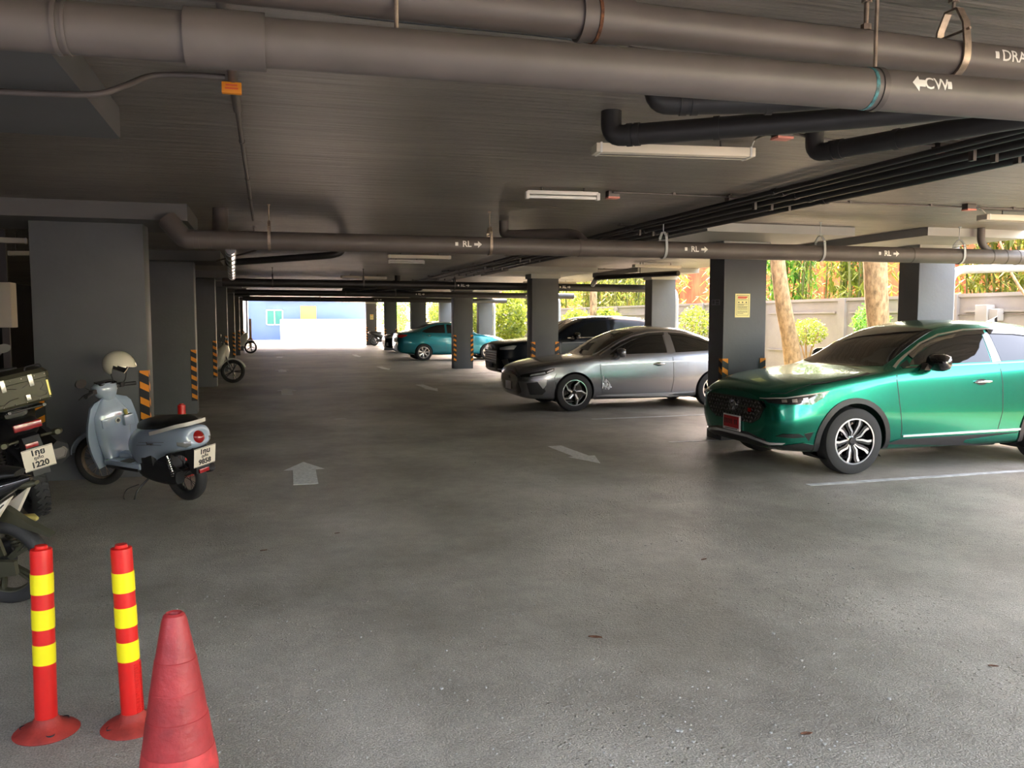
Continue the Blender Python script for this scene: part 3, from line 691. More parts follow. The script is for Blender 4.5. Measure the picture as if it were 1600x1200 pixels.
# ================================================================== CARS
def pchip(xs, ys, x):
    n = len(xs)
    if x <= xs[0]: return ys[0]
    if x >= xs[-1]: return ys[-1]
    h = [xs[i + 1] - xs[i] for i in range(n - 1)]; dl = [(ys[i + 1] - ys[i]) / h[i] for i in range(n - 1)]
    m = [dl[0]] + [0 if dl[i - 1] * dl[i] <= 0 else 2 * dl[i - 1] * dl[i] / (dl[i - 1] + dl[i]) for i in range(1, n - 1)] + [dl[-1]]
    i = max(k for k in range(n - 1) if xs[k] <= x); t = (x - xs[i]) / h[i]
    return (ys[i] * (1 + 2 * t) * (1 - t) ** 2 + h[i] * m[i] * t * (1 - t) ** 2 + ys[i + 1] * t * t * (3 - 2 * t) + h[i] * m[i + 1] * t * t * (t - 1))
def car_shell(spec, arches, dx=.045, it=5):
    """spec rows: x, z_bottom, half_sill, z_mid, half_mid, z_belt, half_belt, z_top_edge, half_top, z_centre"""
    xs = [r[0] for r in spec]; cols = list(zip(*spec)); L = xs[-1]
    st = [0, .008, .02, .04, .07] ; x = .10
    while x < L - .1: st.append(x); x += dx
    st += [L - .07, L - .04, L - .02, L - .008, L]
    bm = NB(); R = []
    for x in st:
        zb, ws, zm, wm, zl, wl, zt, wt, zc = [pchip(xs, c, x) for c in cols[1:]]
        K = [(0, zb, 0), (ws * .85, zb, 4), (ws, zb + .05, 4), (wm, zm, 9), (wl, zl, 8), (wt, zt, 10), (wt * .5, zt + (zc - zt) * .85, 5), (0, zc, 5)]
        P = [(0, zb)]
        for (a, b_, _), (c, d, n) in zip(K, K[1:]):
            for j in range(1, n + 1): P.append((a + (c - a) * j / n, b_ + (d - b_) * j / n))
        for _ in range(it):
            Q = P[:]
            for i in range(1, len(P) - 1): Q[i] = tuple((P[i - 1][k] + 2 * P[i][k] + P[i + 1][k]) / 4 for k in (0, 1))
            Q[0] = (0, P[0][1]); Q[-1] = (0, (P[-1][1] * 2 + P[-2][1]) / 3); P = Q
        ring = [V((x, -y, z)) for y, z in P] + [V((x, y, z)) for y, z in P[-2:0:-1]]
        R.append(ring)
    rings(bm, R)
    bmesh.ops.recalc_face_normals(bm, faces=bm.faces)
    me = bpy.data.meshes.new('shell'); bm.to_mesh(me); bm.free()
    o = bpy.data.objects.new('shell', me); COL.objects.link(o)
    cb = NB()
    for ax, az, ar in arches:
        for s in (-1, 1): cyl(cb, (ax, s * 1.2, az), (ax, s * .52, az), ar, n=56)
    bmesh.ops.recalc_face_normals(cb, faces=cb.faces)
    cm = bpy.data.meshes.new('cut'); cb.to_mesh(cm); cb.free(); co = bpy.data.objects.new('cut', cm); COL.objects.link(co)
    md = o.modifiers.new('b', 'BOOLEAN'); md.operation = 'DIFFERENCE'; md.object = co; md.solver = 'EXACT'
    dg = bpy.context.evaluated_depsgraph_get(); dg.update()
    out = bpy.data.meshes.new_from_object(o.evaluated_get(dg))
    full = BVHTree.FromPolygons([v.co.copy() for v in me.vertices], [tuple(p.vertices) for p in me.polygons])
    bpy.data.objects.remove(o); bpy.data.objects.remove(co); bpy.data.meshes.remove(cm)
    rb = NB(); rb.from_mesh(out); bpy.data.meshes.remove(out)
    return rb, full
def decal_bm(bvh, pts, d, off=.003, res=.05, push=0, mirror=False):
    """patch of the outline pts (3D) thrown along d on to the body surface"""
    d = V(d).normalized(); u, v, _ = frame(d); P = [V(p) for p in pts]; c = P[0]
    uv = [((p - c).dot(u), (p - c).dot(v)) for p in P]
    bm = NB(); bm.faces.new([bm.verts.new((x, y, 0)) for x, y in uv])
    bm.normal_update(); bmesh.ops.triangulate(bm, faces=bm.faces, ngon_method='EAR_CLIP')
    for ax, n in ((0, V((1, 0, 0))), (1, V((0, 1, 0)))):
        lo, hi = min(q[ax] for q in uv), max(q[ax] for q in uv); k = max(1, int((hi - lo) / res))
        for i in range(1, k):
            bmesh.ops.bisect_plane(bm, geom=bm.verts[:] + bm.edges[:] + bm.faces[:], plane_co=n * (lo + (hi - lo) * i / k), plane_no=n)
    bmesh.ops.remove_doubles(bm, verts=bm.verts, dist=1e-5)
    for q in bm.verts:
        o = c + u * q.co.x + v * q.co.y; o0 = o - d * (3 + (o - V((2.2, 0, .8))).dot(d))
        hit, n, _, _ = bvh.ray_cast(o0, d)
        if hit is None:
            hit, n, _, _ = bvh.find_nearest(o)
        if n.dot(d) > 0: n = -n
        q.co = hit + n * off
    r = bmesh.ops.extrude_face_region(bm, geom=bm.faces[:])
    vs = [g for g in r['geom'] if isinstance(g, bmesh.types.BMVert)]
    bm.normal_update()
    for q in vs: q.co += d * (off + .004)
    if mirror:
        g = bmesh.ops.duplicate(bm, geom=bm.verts[:] + bm.edges[:] + bm.faces[:])['geom']
        vv = [x for x in g if isinstance(x, bmesh.types.BMVert)]
        for q in vv: q.co.y *= -1
        bmesh.ops.reverse_faces(bm, faces=[x for x in g if isinstance(x, bmesh.types.BMFace)])
    return bm
def ribbon(pts, w):
    """outline of a strip of width w along 2D points"""
    P = [V((a, b)) for a, b in pts]; A, B = [], []
    for i, p in enumerate(P):
        d = (P[min(i + 1, len(P) - 1)] - P[max(i - 1, 0)]).normalized(); n = V((-d.y, d.x)) * w / 2; A.append(p + n); B.append(p - n)
    return [tuple(q) for q in A + B[::-1]]
def wheel(parent, c, R, W, Rr, style, n=5, out=-1, face='alloy', back='gloss_black'):
    """wheel whose outer face looks to y*out"""
    x, y, z = c; wf = y + out * W / 2
    b = NB(); h = W / 2
    prof = [(Rr, -h * .92), (Rr + .01, -h), (R - .035, -h), (R - .008, -h * .86), (R, -h * .6), (R, h * .6), (R - .008, h * .86), (R - .035, h), (Rr + .01, h), (Rr, h * .92)]
    lathe(b, prof, 64, c, 'y', False); t = obj('wheel', b, 'rubber', parent, 30, world=False)
    b = NB(); lathe(b, [(Rr + .004, out * -h * .9), (Rr - .012, out * -h * .85), (Rr - .02, out * h * .2), (Rr - .006, out * h * .9), (Rr + .004, out * h * .97)], 56, c, 'y', False)
    lathe(b, [(.01, -out * h * .15), (Rr - .02, -out * h * .15)], 40, c, 'y', False)
    lathe(b, [(.01, -out * h * .0), (Rr * .5, -out * h * .0), (Rr * .5, -out * h * .2)], 32, c, 'y', False)
    obj('rim', b, back, t, 30)
    b = NB(); lathe(b, [(Rr + .004, out * h * .97), (Rr - .010, out * h * .98), (Rr - .012, out * h * .90)], 64, c, 'y', False); obj('rim_edge', b, face, t, 30)
    yf = y + out * h * .80; th = .03 * -out
    def spoke(P, m, yy, th_=th):
        for k in range(n):
            a = 2 * PI * k / n + .31; ca, sa = math.cos(a), math.sin(a); bb = NB()
            Q = [(px * ca - pz * sa, px * sa + pz * ca) for px, pz in P]
            A = [bb.verts.new((x + q[0], yy + th_, z + q[1])) for q in Q]; B = [bb.verts.new((x + q[0], yy + (-out * h * .25 if math.hypot(*q) < Rr * .35 else 0), z + q[1])) for q in Q]
            bb.faces.new(A); bb.faces.new(B[::-1])
            for i in range(len(Q)): bb.faces.new((A[i], A[(i + 1) % len(Q)], B[(i + 1) % len(Q)], B[i]))
            obj('spoke', bb, m, t, 20)
    e = Rr - .008
    if style == 'double':
        for s in (-1, 1):
            spoke([(.05, s * .012), (e * .42, s * .030), (e * .72, s * .072), (e, s * .085), (e, s * .060), (e * .72, s * .048), (e * .45, s * .012), (.05, s * .002)], face, yf)
            spoke([(.05, s * .030), (e * .42, s * .058), (e * .72, s * .1), (e * .95, s * .105), (e, s * .084), (e * .72, s * .07), (e * .42, s * .028), (.05, s * .01)], back, yf - out * .006)
    elif style == 'blade':
        spoke([(.04, -.03), (e * .55, -.055), (e * .9, -.12), (e, -.10), (e * .62, .0), (.05, .035)], back, yf - out * .004)
        spoke([(.03, .015), (e * .62, .0), (e, -.10), (e * .985, -.155), (e * .97, -.15), (e * .93, -.105), (e * .58, -.025), (.04, -.012)], face, yf)
        spoke([(e * .93, -.11), (e * .985, -.155), (e * .87, -.25 * e / .2 * .42), (e * .84, -.235 * e / .2 * .42)], face, yf)
    else:
        spoke([(.03, -.014), (e, -.030), (e, -.010), (.04, .004)], face, yf)
        spoke([(.03, .014), (e, .034), (e, .012), (.04, .0)], face, yf)
    b = NB(); lathe(b, [(.0001, out * h * .62), (.03, out * h * .62), (.038, out * h * .52), (.062, out * h * .46), (.066, out * h * .1)], 28, c, 'y', False); obj('hub_cap', b, back if style != 'ten' else face, t, 30)
    return t
def arch_poly(cx, cz, r, w, a0, a1, n=22):
    A = [(cx + r * math.cos(a0 + (a1 - a0) * i / n), cz + r * math.sin(a0 + (a1 - a0) * i / n)) for i in range(n + 1)]
    B = [(cx + (r + w) * math.cos(a0 + (a1 - a0) * i / n), cz + (r + w) * math.sin(a0 + (a1 - a0) * i / n)) for i in range(n + 1)]
    return A + B[::-1]
class Car:
    def __init__(s, name, label, spec, paint, arches, loc, rotz, cat='car'):
        s.t = thing(name, label, cat, loc, rotz)
        bm, s.bvh = car_shell(spec, arches); s.paint = paint; s.arches = arches; s.spec = spec
        s.body = obj('body', bm, paint, s.t, 28)
        for ax, az, ar in arches:
            for sd in (-1, 1):
                b = NB(); lathe(b, [(ar + .004, sd * .86), (ar + .004, sd * .54), (.01, sd * .54)], 40, (ax, 0, az), 'y', False)
                for v_ in b.verts: v_.co.z = max(v_.co.z, .17)
                for v_ in b.verts:
                    if abs(v_.co.y) > .6:
                        hit, n, _, _ = s.bvh.ray_cast(V((v_.co.x, math.copysign(3, v_.co.y), v_.co.z)), V((0, -math.copysign(1, v_.co.y), 0)))
                        if hit: v_.co.y = math.copysign(min(abs(v_.co.y), abs(hit.y) - .01), v_.co.y)
                obj('wheel_liner', b, 'black_plastic', s.t, 30)
    def side(s, name, P, m, off=.003, res=.06, both=True, label=None):
        for sd in ((-1, 1) if both else (-1,)):
            bm = decal_bm(s.bvh, [(x, 0, z) for x, z in P], (0, -sd, 0), off, res)
            o = obj(name, bm, m, s.t, 30)
            if label: lab(o, label)
    def proj(s, name, P, d, m, off=.003, res=.05, both=True, parent=None, label=None):
        r = None
        for sd in ((1, -1) if both else (1,)):
            bm = decal_bm(s.bvh, [(x, y * sd, z) for x, y, z in P], (d[0], d[1] * sd, d[2]), off, res)
            r = obj(name, bm, m, parent or s.t, 30)
            if label: lab(r, label)
        return r
    def hit(s, o, d):
        h, n, _, _ = s.bvh.ray_cast(V(o), V(d).normalized()); return h, n
    def handle(s, x, z, m='chrome', rec=None):
        for sd in (-1, 1):
            h, n = s.hit((x, 3 * sd, z), (0, -sd, 0))
            y = h.y + sd * .028; b = NB(); tube(b, [(x - .11, h.y + sd * .004, z - .004), (x - .09, y, z), (x, y + sd * .004, z + .003), (x + .09, y, z), (x + .11, h.y + sd * .004, z - .002)], [.008, .013, .014, .013, .008], 10)
            obj('door_handle', b, m, s.t, 50)
        s.side('handle_recess', [(x + .075 * math.cos(a * PI / 8) - .02, z - .004 + .034 * math.sin(a * PI / 8)) for a in range(16)], 'gloss_black', .002)
    def mirror(s, x, z, m='gloss_black', k=1.0, m2='steel_dark'):
        for sd in (-1, 1):
            h, n = s.hit((x, 3 * sd, z), (0, -sd, 0)); y = abs(h.y)
            b = NB(); R = []
            for q, a, c in ((0, .03, .025), (.015, .075, .062), (.04, .098, .080), (.075, .102, .084), (.11, .095, .078)):
                R.append([V((x + (.02 + q) * k, sd * (y + .13 + a * 1.25 * k * math.copysign(abs(math.cos(t)) ** .75, math.cos(t))), z + .055 + c * k * math.copysign(abs(math.sin(t)) ** .8, math.sin(t)))) for t in [2 * PI * i / 24 for i in range(24)]])
            rings(b, R); mh = obj('wing_mirror', b, m, s.t, 45)
            b = NB(); prism(b, [(-.02, -.03), (.05, -.035), (.075, .03), (.03, .04)], (x, sd * (y - .02), z + .005), (1, 0, 0), (0, 0, 1), -sd * .09 if False else (.09 if sd < 0 else -.09)); obj('mirror_arm', b, m2, mh, 30)
            b = NB(); box(b, (x + (.132) * k, sd * (y + .13), z + .055), (.004, .20 * k, .12 * k), None, .001); obj('mirror_glass', b, 'chrome', mh, 30)
    def plate(s, x, z, w, h, m='plate_white', rear=False):
        hx, n = s.hit((-2 if not rear else 8, 0, z), (1 if not rear else -1, 0, 0)); e = -1 if not rear else 1
        b = NB(); box(b, (hx.x + e * .02, 0, z), (.012, w, h), None, .002); p = obj('number_plate', b, m, s.t, 30); return p, hx.x + e * .027
    def wheels(s, xs, track, R, W, Rr, style, n=5, **kw):
        for x in xs:
            for sd in (-1, 1): wheel(s.t, (x, sd * track, R), R, W, Rr, style, n, sd, **kw)
    def windows(s, polys, m='glass_dark'):
        for P in polys: s.side('side_window', P, m, .003, .05)

# ---------------------------------------------------------------- green suv (nose towards -X)
SP = [(0.00, .34, .48, .52, .60, .74, .56, .80, .42, .83),
      (0.05, .27, .64, .52, .74, .76, .70, .845, .55, .875),
      (0.20, .23, .77, .56, .85, .83, .80, .90, .62, .94),
      (0.50, .21, .84, .62, .89, .93, .85, .97, .70, 1.00),
      (0.90, .20, .86, .64, .90, .99, .86, 1.02, .72, 1.045),
      (1.25, .20, .86, .62, .895, 1.03, .86, 1.06, .72, 1.085),
      (1.45, .20, .86, .60, .89, 1.05, .86, 1.15, .68, 1.19),
      (1.80, .20, .86, .60, .89, 1.065, .86, 1.36, .64, 1.40),
      (2.15, .20, .86, .60, .89, 1.075, .86, 1.49, .61, 1.535),
      (2.60, .20, .86, .60, .89, 1.09, .86, 1.545, .60, 1.59),
      (3.20, .20, .86, .62, .89, 1.11, .86, 1.53, .59, 1.575),
      (3.70, .22, .86, .66, .89, 1.13, .85, 1.46, .57, 1.51),
      (4.10, .28, .82, .70, .86, 1.10, .80, 1.27, .55, 1.31),
      (4.27, .34, .76, .70, .80, 1.00, .74, 1.04, .55, 1.07),
      (4.33, .40, .66, .70, .70, .90, .64, .94, .50, .96)]
gc = Car('green_suv', 'metallic green suv with dark windows parked nose to the lane at right', SP, 'green_paint', [(.87, .345, .395), (3.48, .345, .395)], (4.88, 8.02, 0), 0)
gc.wheels((.87, 3.48), .79, .345, .215, .235, 'double')
gc.proj('windscreen', [(1.36, -.68, 0), (1.27, -.36, 0), (1.24, 0, 0), (1.27, .36, 0), (1.36, .68, 0), (1.80, .62, 0), (2.10, .56, 0), (2.06, .3, 0), (2.05, 0, 0), (2.06, -.3, 0), (2.10, -.56, 0), (1.80, -.62, 0)], (0, 0, -1), 'glass_dark', .003, .06, False)
gc.windows([[(1.60, 1.115), (1.66, 1.165), (1.80, 1.245), (2.0, 1.335), (2.25, 1.405), (2.50, 1.44), (2.66, 1.445), (2.64, 1.135)], [(2.78, 1.14), (2.77, 1.45), (3.1, 1.44), (3.45, 1.395), (3.62, 1.35), (3.66, 1.20), (3.62, 1.165)], [(3.70, 1.19), (3.70, 1.36), (3.86, 1.29), (3.92, 1.23)]])
gc.side('b_pillar', [(2.655, 1.13), (2.67, 1.445), (2.762, 1.445), (2.772, 1.135)], 'grey_paint', .0045)  # grey stands in for the pale reflection on this pillar
gc.side('window_trim', ribbon([(1.42, 1.085), (1.62, 1.205), (1.85, 1.335), (2.1, 1.425), (2.45, 1.478), (2.8, 1.488), (3.2, 1.476), (3.6, 1.422), (3.9, 1.33)], .014), 'chrome', .006, .1)
gc.side('rain_visor', ribbon([(1.66, 1.195), (1.85, 1.298), (2.1, 1.385), (2.4, 1.438), (2.7, 1.452)], .045), 'gloss_black', .012, .1)
gc.side('rain_visor', ribbon([(2.76, 1.455), (3.1, 1.445), (3.4, 1.415), (3.62, 1.378)], .045), 'gloss_black', .012, .1)
gc.side('belt_trim', ribbon([(1.50, 1.088), (2.2, 1.105), (3.0, 1.125), (3.75, 1.15)], .016), 'gloss_black', .005, .1)
gap = .009
gc.side('panel_gap', ribbon([(1.40, 1.10), (1.39, .95), (1.42, .70), (1.46, .46), (1.46, .36)], gap), 'ink', .0015, .08)
gc.side('panel_gap', ribbon([(2.74, 1.12), (2.77, .9), (2.77, .6), (2.72, .36)], gap), 'ink', .0015, .08)
gc.side('panel_gap', ribbon([(.42, .93), (.9, 1.0), (1.13, 1.035), (1.20, 1.07)], gap * .8), 'ink', .0015, .08)
gc.side('panel_gap', ribbon([(3.72, 1.12), (3.74, .95), (3.62, .78), (3.4, .76)], gap), 'ink', .0015, .08)
gc.side('sill_cladding', [(1.27, .20), (1.27, .30), (1.45, .345), (3.10, .36), (3.09, .20)], 'black_plastic', .012, .1)
gc.side('sill_trim', ribbon([(1.48, .375), (3.06, .392)], .022), 'silver_line', .010, .1)
gc.side('mirror_base', [(1.48, 1.10), (1.60, 1.105), (1.61, 1.165)], 'gloss_black', .003, .05)
for ax in (.87, 3.48): gc.side('arch_cladding', arch_poly(ax, .345, .392, .055, -.32, PI + .32), 'black_plastic', .012, .05)
gc.side('front_reflector', [(.30, .44), (.36, .36), (.40, .46)], 'gloss_black', .004)
gc.handle(2.50, .925); gc.handle(3.50, .96)
gc.mirror(1.72, 1.09, 'gloss_black', 1.12)
# front end
gc.proj('grille', [(0, -.60, .70), (0, -.56, .755), (0, 0, .765), (0, .56, .755), (0, .60, .70), (0, .50, .56), (0, .36, .50), (0, -.36, .50), (0, -.50, .56)], (1, 0, 0), 'gloss_black', .004, .05, False)
b = NB()
random.seed(4)
for r in range(6):
    for c in range(-9, 10):
        y, z = c * .058 + (.029 if r % 2 else 0), .52 + r * .042
        if abs(y) > .55 - (.70 - min(z, .70)) * .55 or (r < 1 and abs(y) > .4): continue
        h, n = gc.hit((-2, y, z), (1, 0, 0))
        if h: box(b, h + V((-.008, 0, 0)), (.012, .032, .013), Matrix.Rotation(.45 if c % 2 else -.45, 4, 'X'))
obj('grille_mesh', b, 'steel_dark', gc.t, 0)
b = NB(); h, n = gc.hit((-2, 0, .665), (1, 0, 0)); ex = h.x - .022
for P in ([(-.042, .05), (-.028, .05), (-.022, -.05), (-.034, -.05)], [(.042, .05), (.028, .05), (.022, -.05), (.034, -.05)], [(-.028, .008), (.028, .008), (.027, -.010), (-.027, -.010)]):
    prism(b, P, (ex, 0, .665), (0, 1, 0), (0, 0, 1), .012)
ring = [(math.copysign(abs(math.cos(t)) ** .5, math.cos(t)) * .066, math.copysign(abs(math.sin(t)) ** .5, math.sin(t)) * .056) for t in [2 * PI * i / 24 for i in range(24)]]
for i in range(24):
    p, q = ring[i], ring[(i + 1) % 24]; prism(b, [p, q, (q[0] * .88, q[1] * .88), (p[0] * .88, p[1] * .88)], (ex, 0, .665), (0, 1, 0), (0, 0, 1), .012)
lab(obj('emblem', b, 'chrome', gc.t, 0), 'chrome front emblem')
h, n = gc.hit((-2, -.33, .64), (1, 0, 0)); put_text('badge', 'RS', .055, 'red_lamp', gc.t, (h.x - .02, -.34, .64), (0, -1, 0), (0, 0, 1), extrude=.004, bold=.002)
pl, px_ = gc.plate(0, .47, .34, .17, 'white_paint'); b = NB(); box(b, (px_ - .001, 0, .478), (.004, .305, .125)); lab(obj('plate_face', b, 'red_plate', pl, 0), 'dark red plate face')
b = NB(); random.seed(11)
for y in [-.115 + .033 * i for i in range(8)]:
    if random.random() < .9: bx(b, px_ - .0045, px_ - .003, y, y + .014, .455, .505); bx(b, px_ - .0045, px_ - .003, y, y + .022, .50, .508)
for y in [-.12 + .027 * i for i in range(9)]: bx(b, px_ - .0045, px_ - .001, y, y + .013, .398, .408)
obj('plate_print', b, 'ink', pl, 0)
gc.proj('headlight', [(.12, -.80, .735), (.05, -.60, .742), (.02, -.56, .77), (.15, -.74, .79), (.40, -.84, .835), (.56, -.86, .86), (.50, -.86, .80), (.38, -.85, .735)], (.75, .66, 0), 'gloss_black', .006, .04)
gc.proj('light_strip', [(.0, -.50, .782), (.02, -.56, .784), (.15, -.74, .802), (.40, -.84, .846), (.57, -.86, .872), (.56, -.86, .862), (.40, -.84, .833), (.15, -.74, .79), (.02, -.56, .773), (.0, -.50, .772)], (.75, .66, 0), 'headlamp', .010, .04)
for a in (.0, .33, .66): gc.proj('lamp_lens', [(.13 + a * .3, -.72 - a * .12, .752 + a * .01), (.13 + a * .3, -.71 - a * .12, .778 + a * .03), (.17 + a * .3, -.74 - a * .1, .784 + a * .03), (.17 + a * .3, -.75 - a * .1, .756 + a * .01)], (.75, .66, 0), 'chrome', .010, .03)
gc.proj('lower_grille', [(0, -.62, .30), (0, -.56, .36), (0, -.30, .40), (0, .30, .40), (0, .56, .36), (0, .62, .30), (0, .4, .27), (0, -.4, .27)], (1, 0, 0), 'black_plastic', .006, .05, False)
gc.proj('bumper_trim', [(.0, -.34, .345), (.05, -.62, .31), (.12, -.74, .325), (.14, -.76, .345), (.05, -.62, .335), (.0, -.34, .372)], (.8, .6, 0), 'silver_line', .012, .04)
gc.proj('bumper_trim', [(0, -.34, .345), (0, .34, .345), (0, .34, .372), (0, -.34, .372)], (1, 0, 0), 'silver_line', .012, .05, False)
gc.proj('fog_lamp', [(.10, -.66, .405), (.14, -.72, .435), (.28, -.80, .440), (.33, -.83, .405), (.22, -.79, .395)], (.7, .7, 0), 'gloss_black', .006, .04)
gc.proj('lip', [(.02, -.60, .255), (.10, -.74, .265), (.40, -.85, .265), (.46, -.86, .31), (.30, -.83, .345), (.12, -.75, .315), (.03, -.62, .295)], (.7, .7, 0), 'gloss_black', .008, .05)
b = NB(); R = []
for i in range(7):
    t = i / 6; R.append([V((3.35 + .22 * t + .05 * t * 0, sy * (.022 * (1 - t * .8)), 1.555 + (.075 * t ** 1.5 if k2 else 0))) for sy, k2 in ((-1, 0), (-.5, 1), (.5, 1), (1, 0))])
rings(b, R); obj('roof_fin', b, 'gloss_black', gc.t, 30)
# bonnet crease and shut line seen from the front corner
gc.proj('bonnet_gap', [(.06, -.60, 0), (.16, -.72, 0), (.5, -.78, 0), (1.2, -.79, 0), (1.2, -.784, 0), (.5, -.774, 0), (.165, -.712, 0), (.068, -.595, 0)], (0, 0, -1), 'ink', .0015, .08)
gc.side('rear_lamp', [(4.02, .98), (4.25, .97), (4.24, 1.03), (4.0, 1.04)], 'red_lamp', .005, .05)

# ---------------------------------------------------------------- grey sedan
SS = [(0.00, .33, .46, .50, .58, .62, .54, .68, .40, .70),
      (0.05, .25, .62, .50, .72, .66, .68, .73, .52, .755),
      (0.22, .20, .76, .52, .84, .74, .80, .79, .62, .82),
      (0.55, .18, .84, .56, .90, .82, .86, .86, .72, .885),
      (0.92, .17, .86, .58, .915, .87, .87, .905, .74, .93),
      (1.20, .17, .86, .57, .91, .90, .87, .93, .74, .96),
      (1.38, .17, .86, .56, .90, .915, .87, .98, .70, 1.02),
      (1.80, .17, .86, .55, .90, .93, .87, 1.22, .64, 1.26),
      (2.20, .17, .86, .55, .90, .945, .87, 1.37, .60, 1.41),
      (2.60, .17, .86, .55, .90, .955, .87, 1.42, .58, 1.465),
      (3.10, .17, .86, .56, .90, .97, .87, 1.39, .57, 1.44),
      (3.60, .18, .86, .60, .905, .99, .87, 1.26, .57, 1.31),
      (4.00, .21, .85, .62, .89, 1.00, .85, 1.11, .60, 1.15),
      (4.40, .26, .80, .64, .84, .97, .80, 1.00, .62, 1.03),
      (4.60, .32, .72, .66, .74, .90, .70, .95, .52, .975),
      (4.66, .38, .62, .66, .64, .82, .60, .88, .45, .90)]
sc_ = Car('grey_sedan', 'grey metallic sedan with a dented front door parked beyond the green suv', SS, 'grey_paint', [(.93, .325, .36), (3.61, .325, .36)], (4.15, 14.34, 0), -.012)
sc_.wheels((.93, 3.61), .80, .325, .20, .222, 'blade')
sc_.proj('windscreen', [(1.33, -.67, 0), (1.22, -.34, 0), (1.20, 0, 0), (1.22, .34, 0), (1.33, .67, 0), (1.80, .61, 0), (2.16, .55, 0), (2.12, .3, 0), (2.11, 0, 0), (2.12, -.3, 0), (2.16, -.55, 0), (1.80, -.61, 0)], (0, 0, -1), 'glass_dark', .003, .06, False)
sc_.windows([[(1.60, .975), (1.80, 1.09), (2.05, 1.205), (2.30, 1.28), (2.55, 1.32), (2.68, 1.325), (2.69, .995)], [(2.86, 1.0), (2.84, 1.325), (3.1, 1.30), (3.40, 1.225), (3.62, 1.145), (3.64, 1.03)], [(3.68, 1.03), (3.66, 1.13), (3.80, 1.08), (3.84, 1.04)]])
sc_.side('window_trim', ribbon([(1.42, .955), (1.62, 1.07), (1.85, 1.195), (2.1, 1.29), (2.4, 1.352), (2.7, 1.368), (3.1, 1.342), (3.45, 1.258), (3.8, 1.135), (3.98, 1.065)], .013), 'chrome', .006, .1)
sc_.side('rain_visor', ribbon([(1.66, 1.055), (1.85, 1.155), (2.1, 1.252), (2.4, 1.315), (2.72, 1.332)], .036), 'gloss_black', .010, .1)
sc_.side('rain_visor', ribbon([(2.82, 1.332), (3.1, 1.308), (3.4, 1.235), (3.6, 1.165)], .036), 'gloss_black', .010, .1)
sc_.side('b_pillar', [(2.70, .995), (2.70, 1.325), (2.83, 1.325), (2.85, 1.0)], 'grey_paint', .0045)
sc_.side('c_pillar_strip', ribbon([(3.66, 1.03), (3.64, 1.14)], .03), 'chrome', .0055, .1)
for P in ([(1.40, .96), (1.40, .80), (1.42, .55), (1.45, .30)], [(2.78, .99), (2.80, .8), (2.80, .5), (2.77, .30)], [(3.83, 1.0), (3.84, .85), (3.72, .68), (3.55, .45)], [(.60, .66), (.56, .60), (.60, .40)]): sc_.side('panel_gap', ribbon(P, .008), 'ink', .0015, .08)
sc_.side('sill_trim', [(1.34, .19), (1.34, .26), (1.5, .275), (3.22, .29), (3.22, .20)], 'silver_line', .008, .1)
sc_.side('crease', ribbon([(1.42, .80), (2.4, .835), (3.9, .86)], .012), 'silver_line', .004, .1)
sc_.handle(2.52, .80); sc_.handle(3.72, .83)
sc_.mirror(1.66, .955, 'grey_paint', 1.0)
for P in ([(1.46, .48), (1.50, .56), (1.56, .50), (1.60, .44), (1.62, .40), (1.55, .36), (1.48, .38)], [(1.44, .60), (1.47, .62), (1.47, .40), (1.44, .36)]):
    bm = decal_bm(sc_.bvh, [(x, 0, z) for x, z in P], (0, 1, 0), .002, .02)
    random.seed(5)
    for v_ in bm.verts: v_.co.y += random.uniform(-.010, .008)
    lab(obj('dent', bm, 'silver_line', sc_.t, 10), 'crumpled dent at the front edge of the door')
sc_.proj('headlight', [(.07, -.62, .60), (.06, -.60, .63), (.20, -.72, .67), (.45, -.84, .725), (.56, -.87, .755), (.54, -.88, .70), (.40, -.86, .64), (.20, -.76, .60)], (.75, .66, 0), 'gloss_black', .006, .04)
sc_.proj('light_strip', [(.20, -.74, .615), (.22, -.75, .645), (.40, -.85, .69), (.41, -.86, .66)], (.75, .66, 0), 'headlamp', .010, .03)
sc_.proj('light_strip', [(.44, -.85, .67), (.45, -.86, .70), (.54, -.87, .735), (.53, -.88, .705)], (.75, .66, 0), 'headlamp', .010, .03)
sc_.proj('grille', [(0, -.54, .58), (0, -.40, .62), (0, 0, .64), (0, .40, .62), (0, .54, .58), (0, .62, .34), (0, .45, .28), (0, -.45, .28), (0, -.62, .34)], (1, 0, 0), 'gloss_black', .004, .05, False)
sc_.proj('intake', [(.12, -.74, .50), (.30, -.82, .52), (.36, -.84, .48), (.40, -.86, .36), (.34, -.84, .30), (.14, -.76, .30)], (.72, .69, 0), 'black_plastic', .006, .04)
sc_.proj('intake_trim', [(.29, -.82, .53), (.44, -.86, .56), (.42, -.86, .47), (.36, -.85, .40)], (.72, .69, 0), 'silver_line', .008, .03)
pl, px_ = sc_.plate(0, .42, .34, .14, 'plate_white')
put_text('badge', 'MG', .06, 'chrome', sc_.t, (sc_.hit((-2, 0, .56), (1, 0, 0))[0].x - .014, 0, .56), (0, -1, 0), (0, 0, 1), extrude=.003)
b = NB(); R = []
sc_.proj('windscreen_sticker', [(1.86, -.40, 0), (2.02, -.38, 0), (2.02, -.22, 0), (1.86, -.22, 0)], (0, 0, -1), 'steel_dark', .005, .06, False)

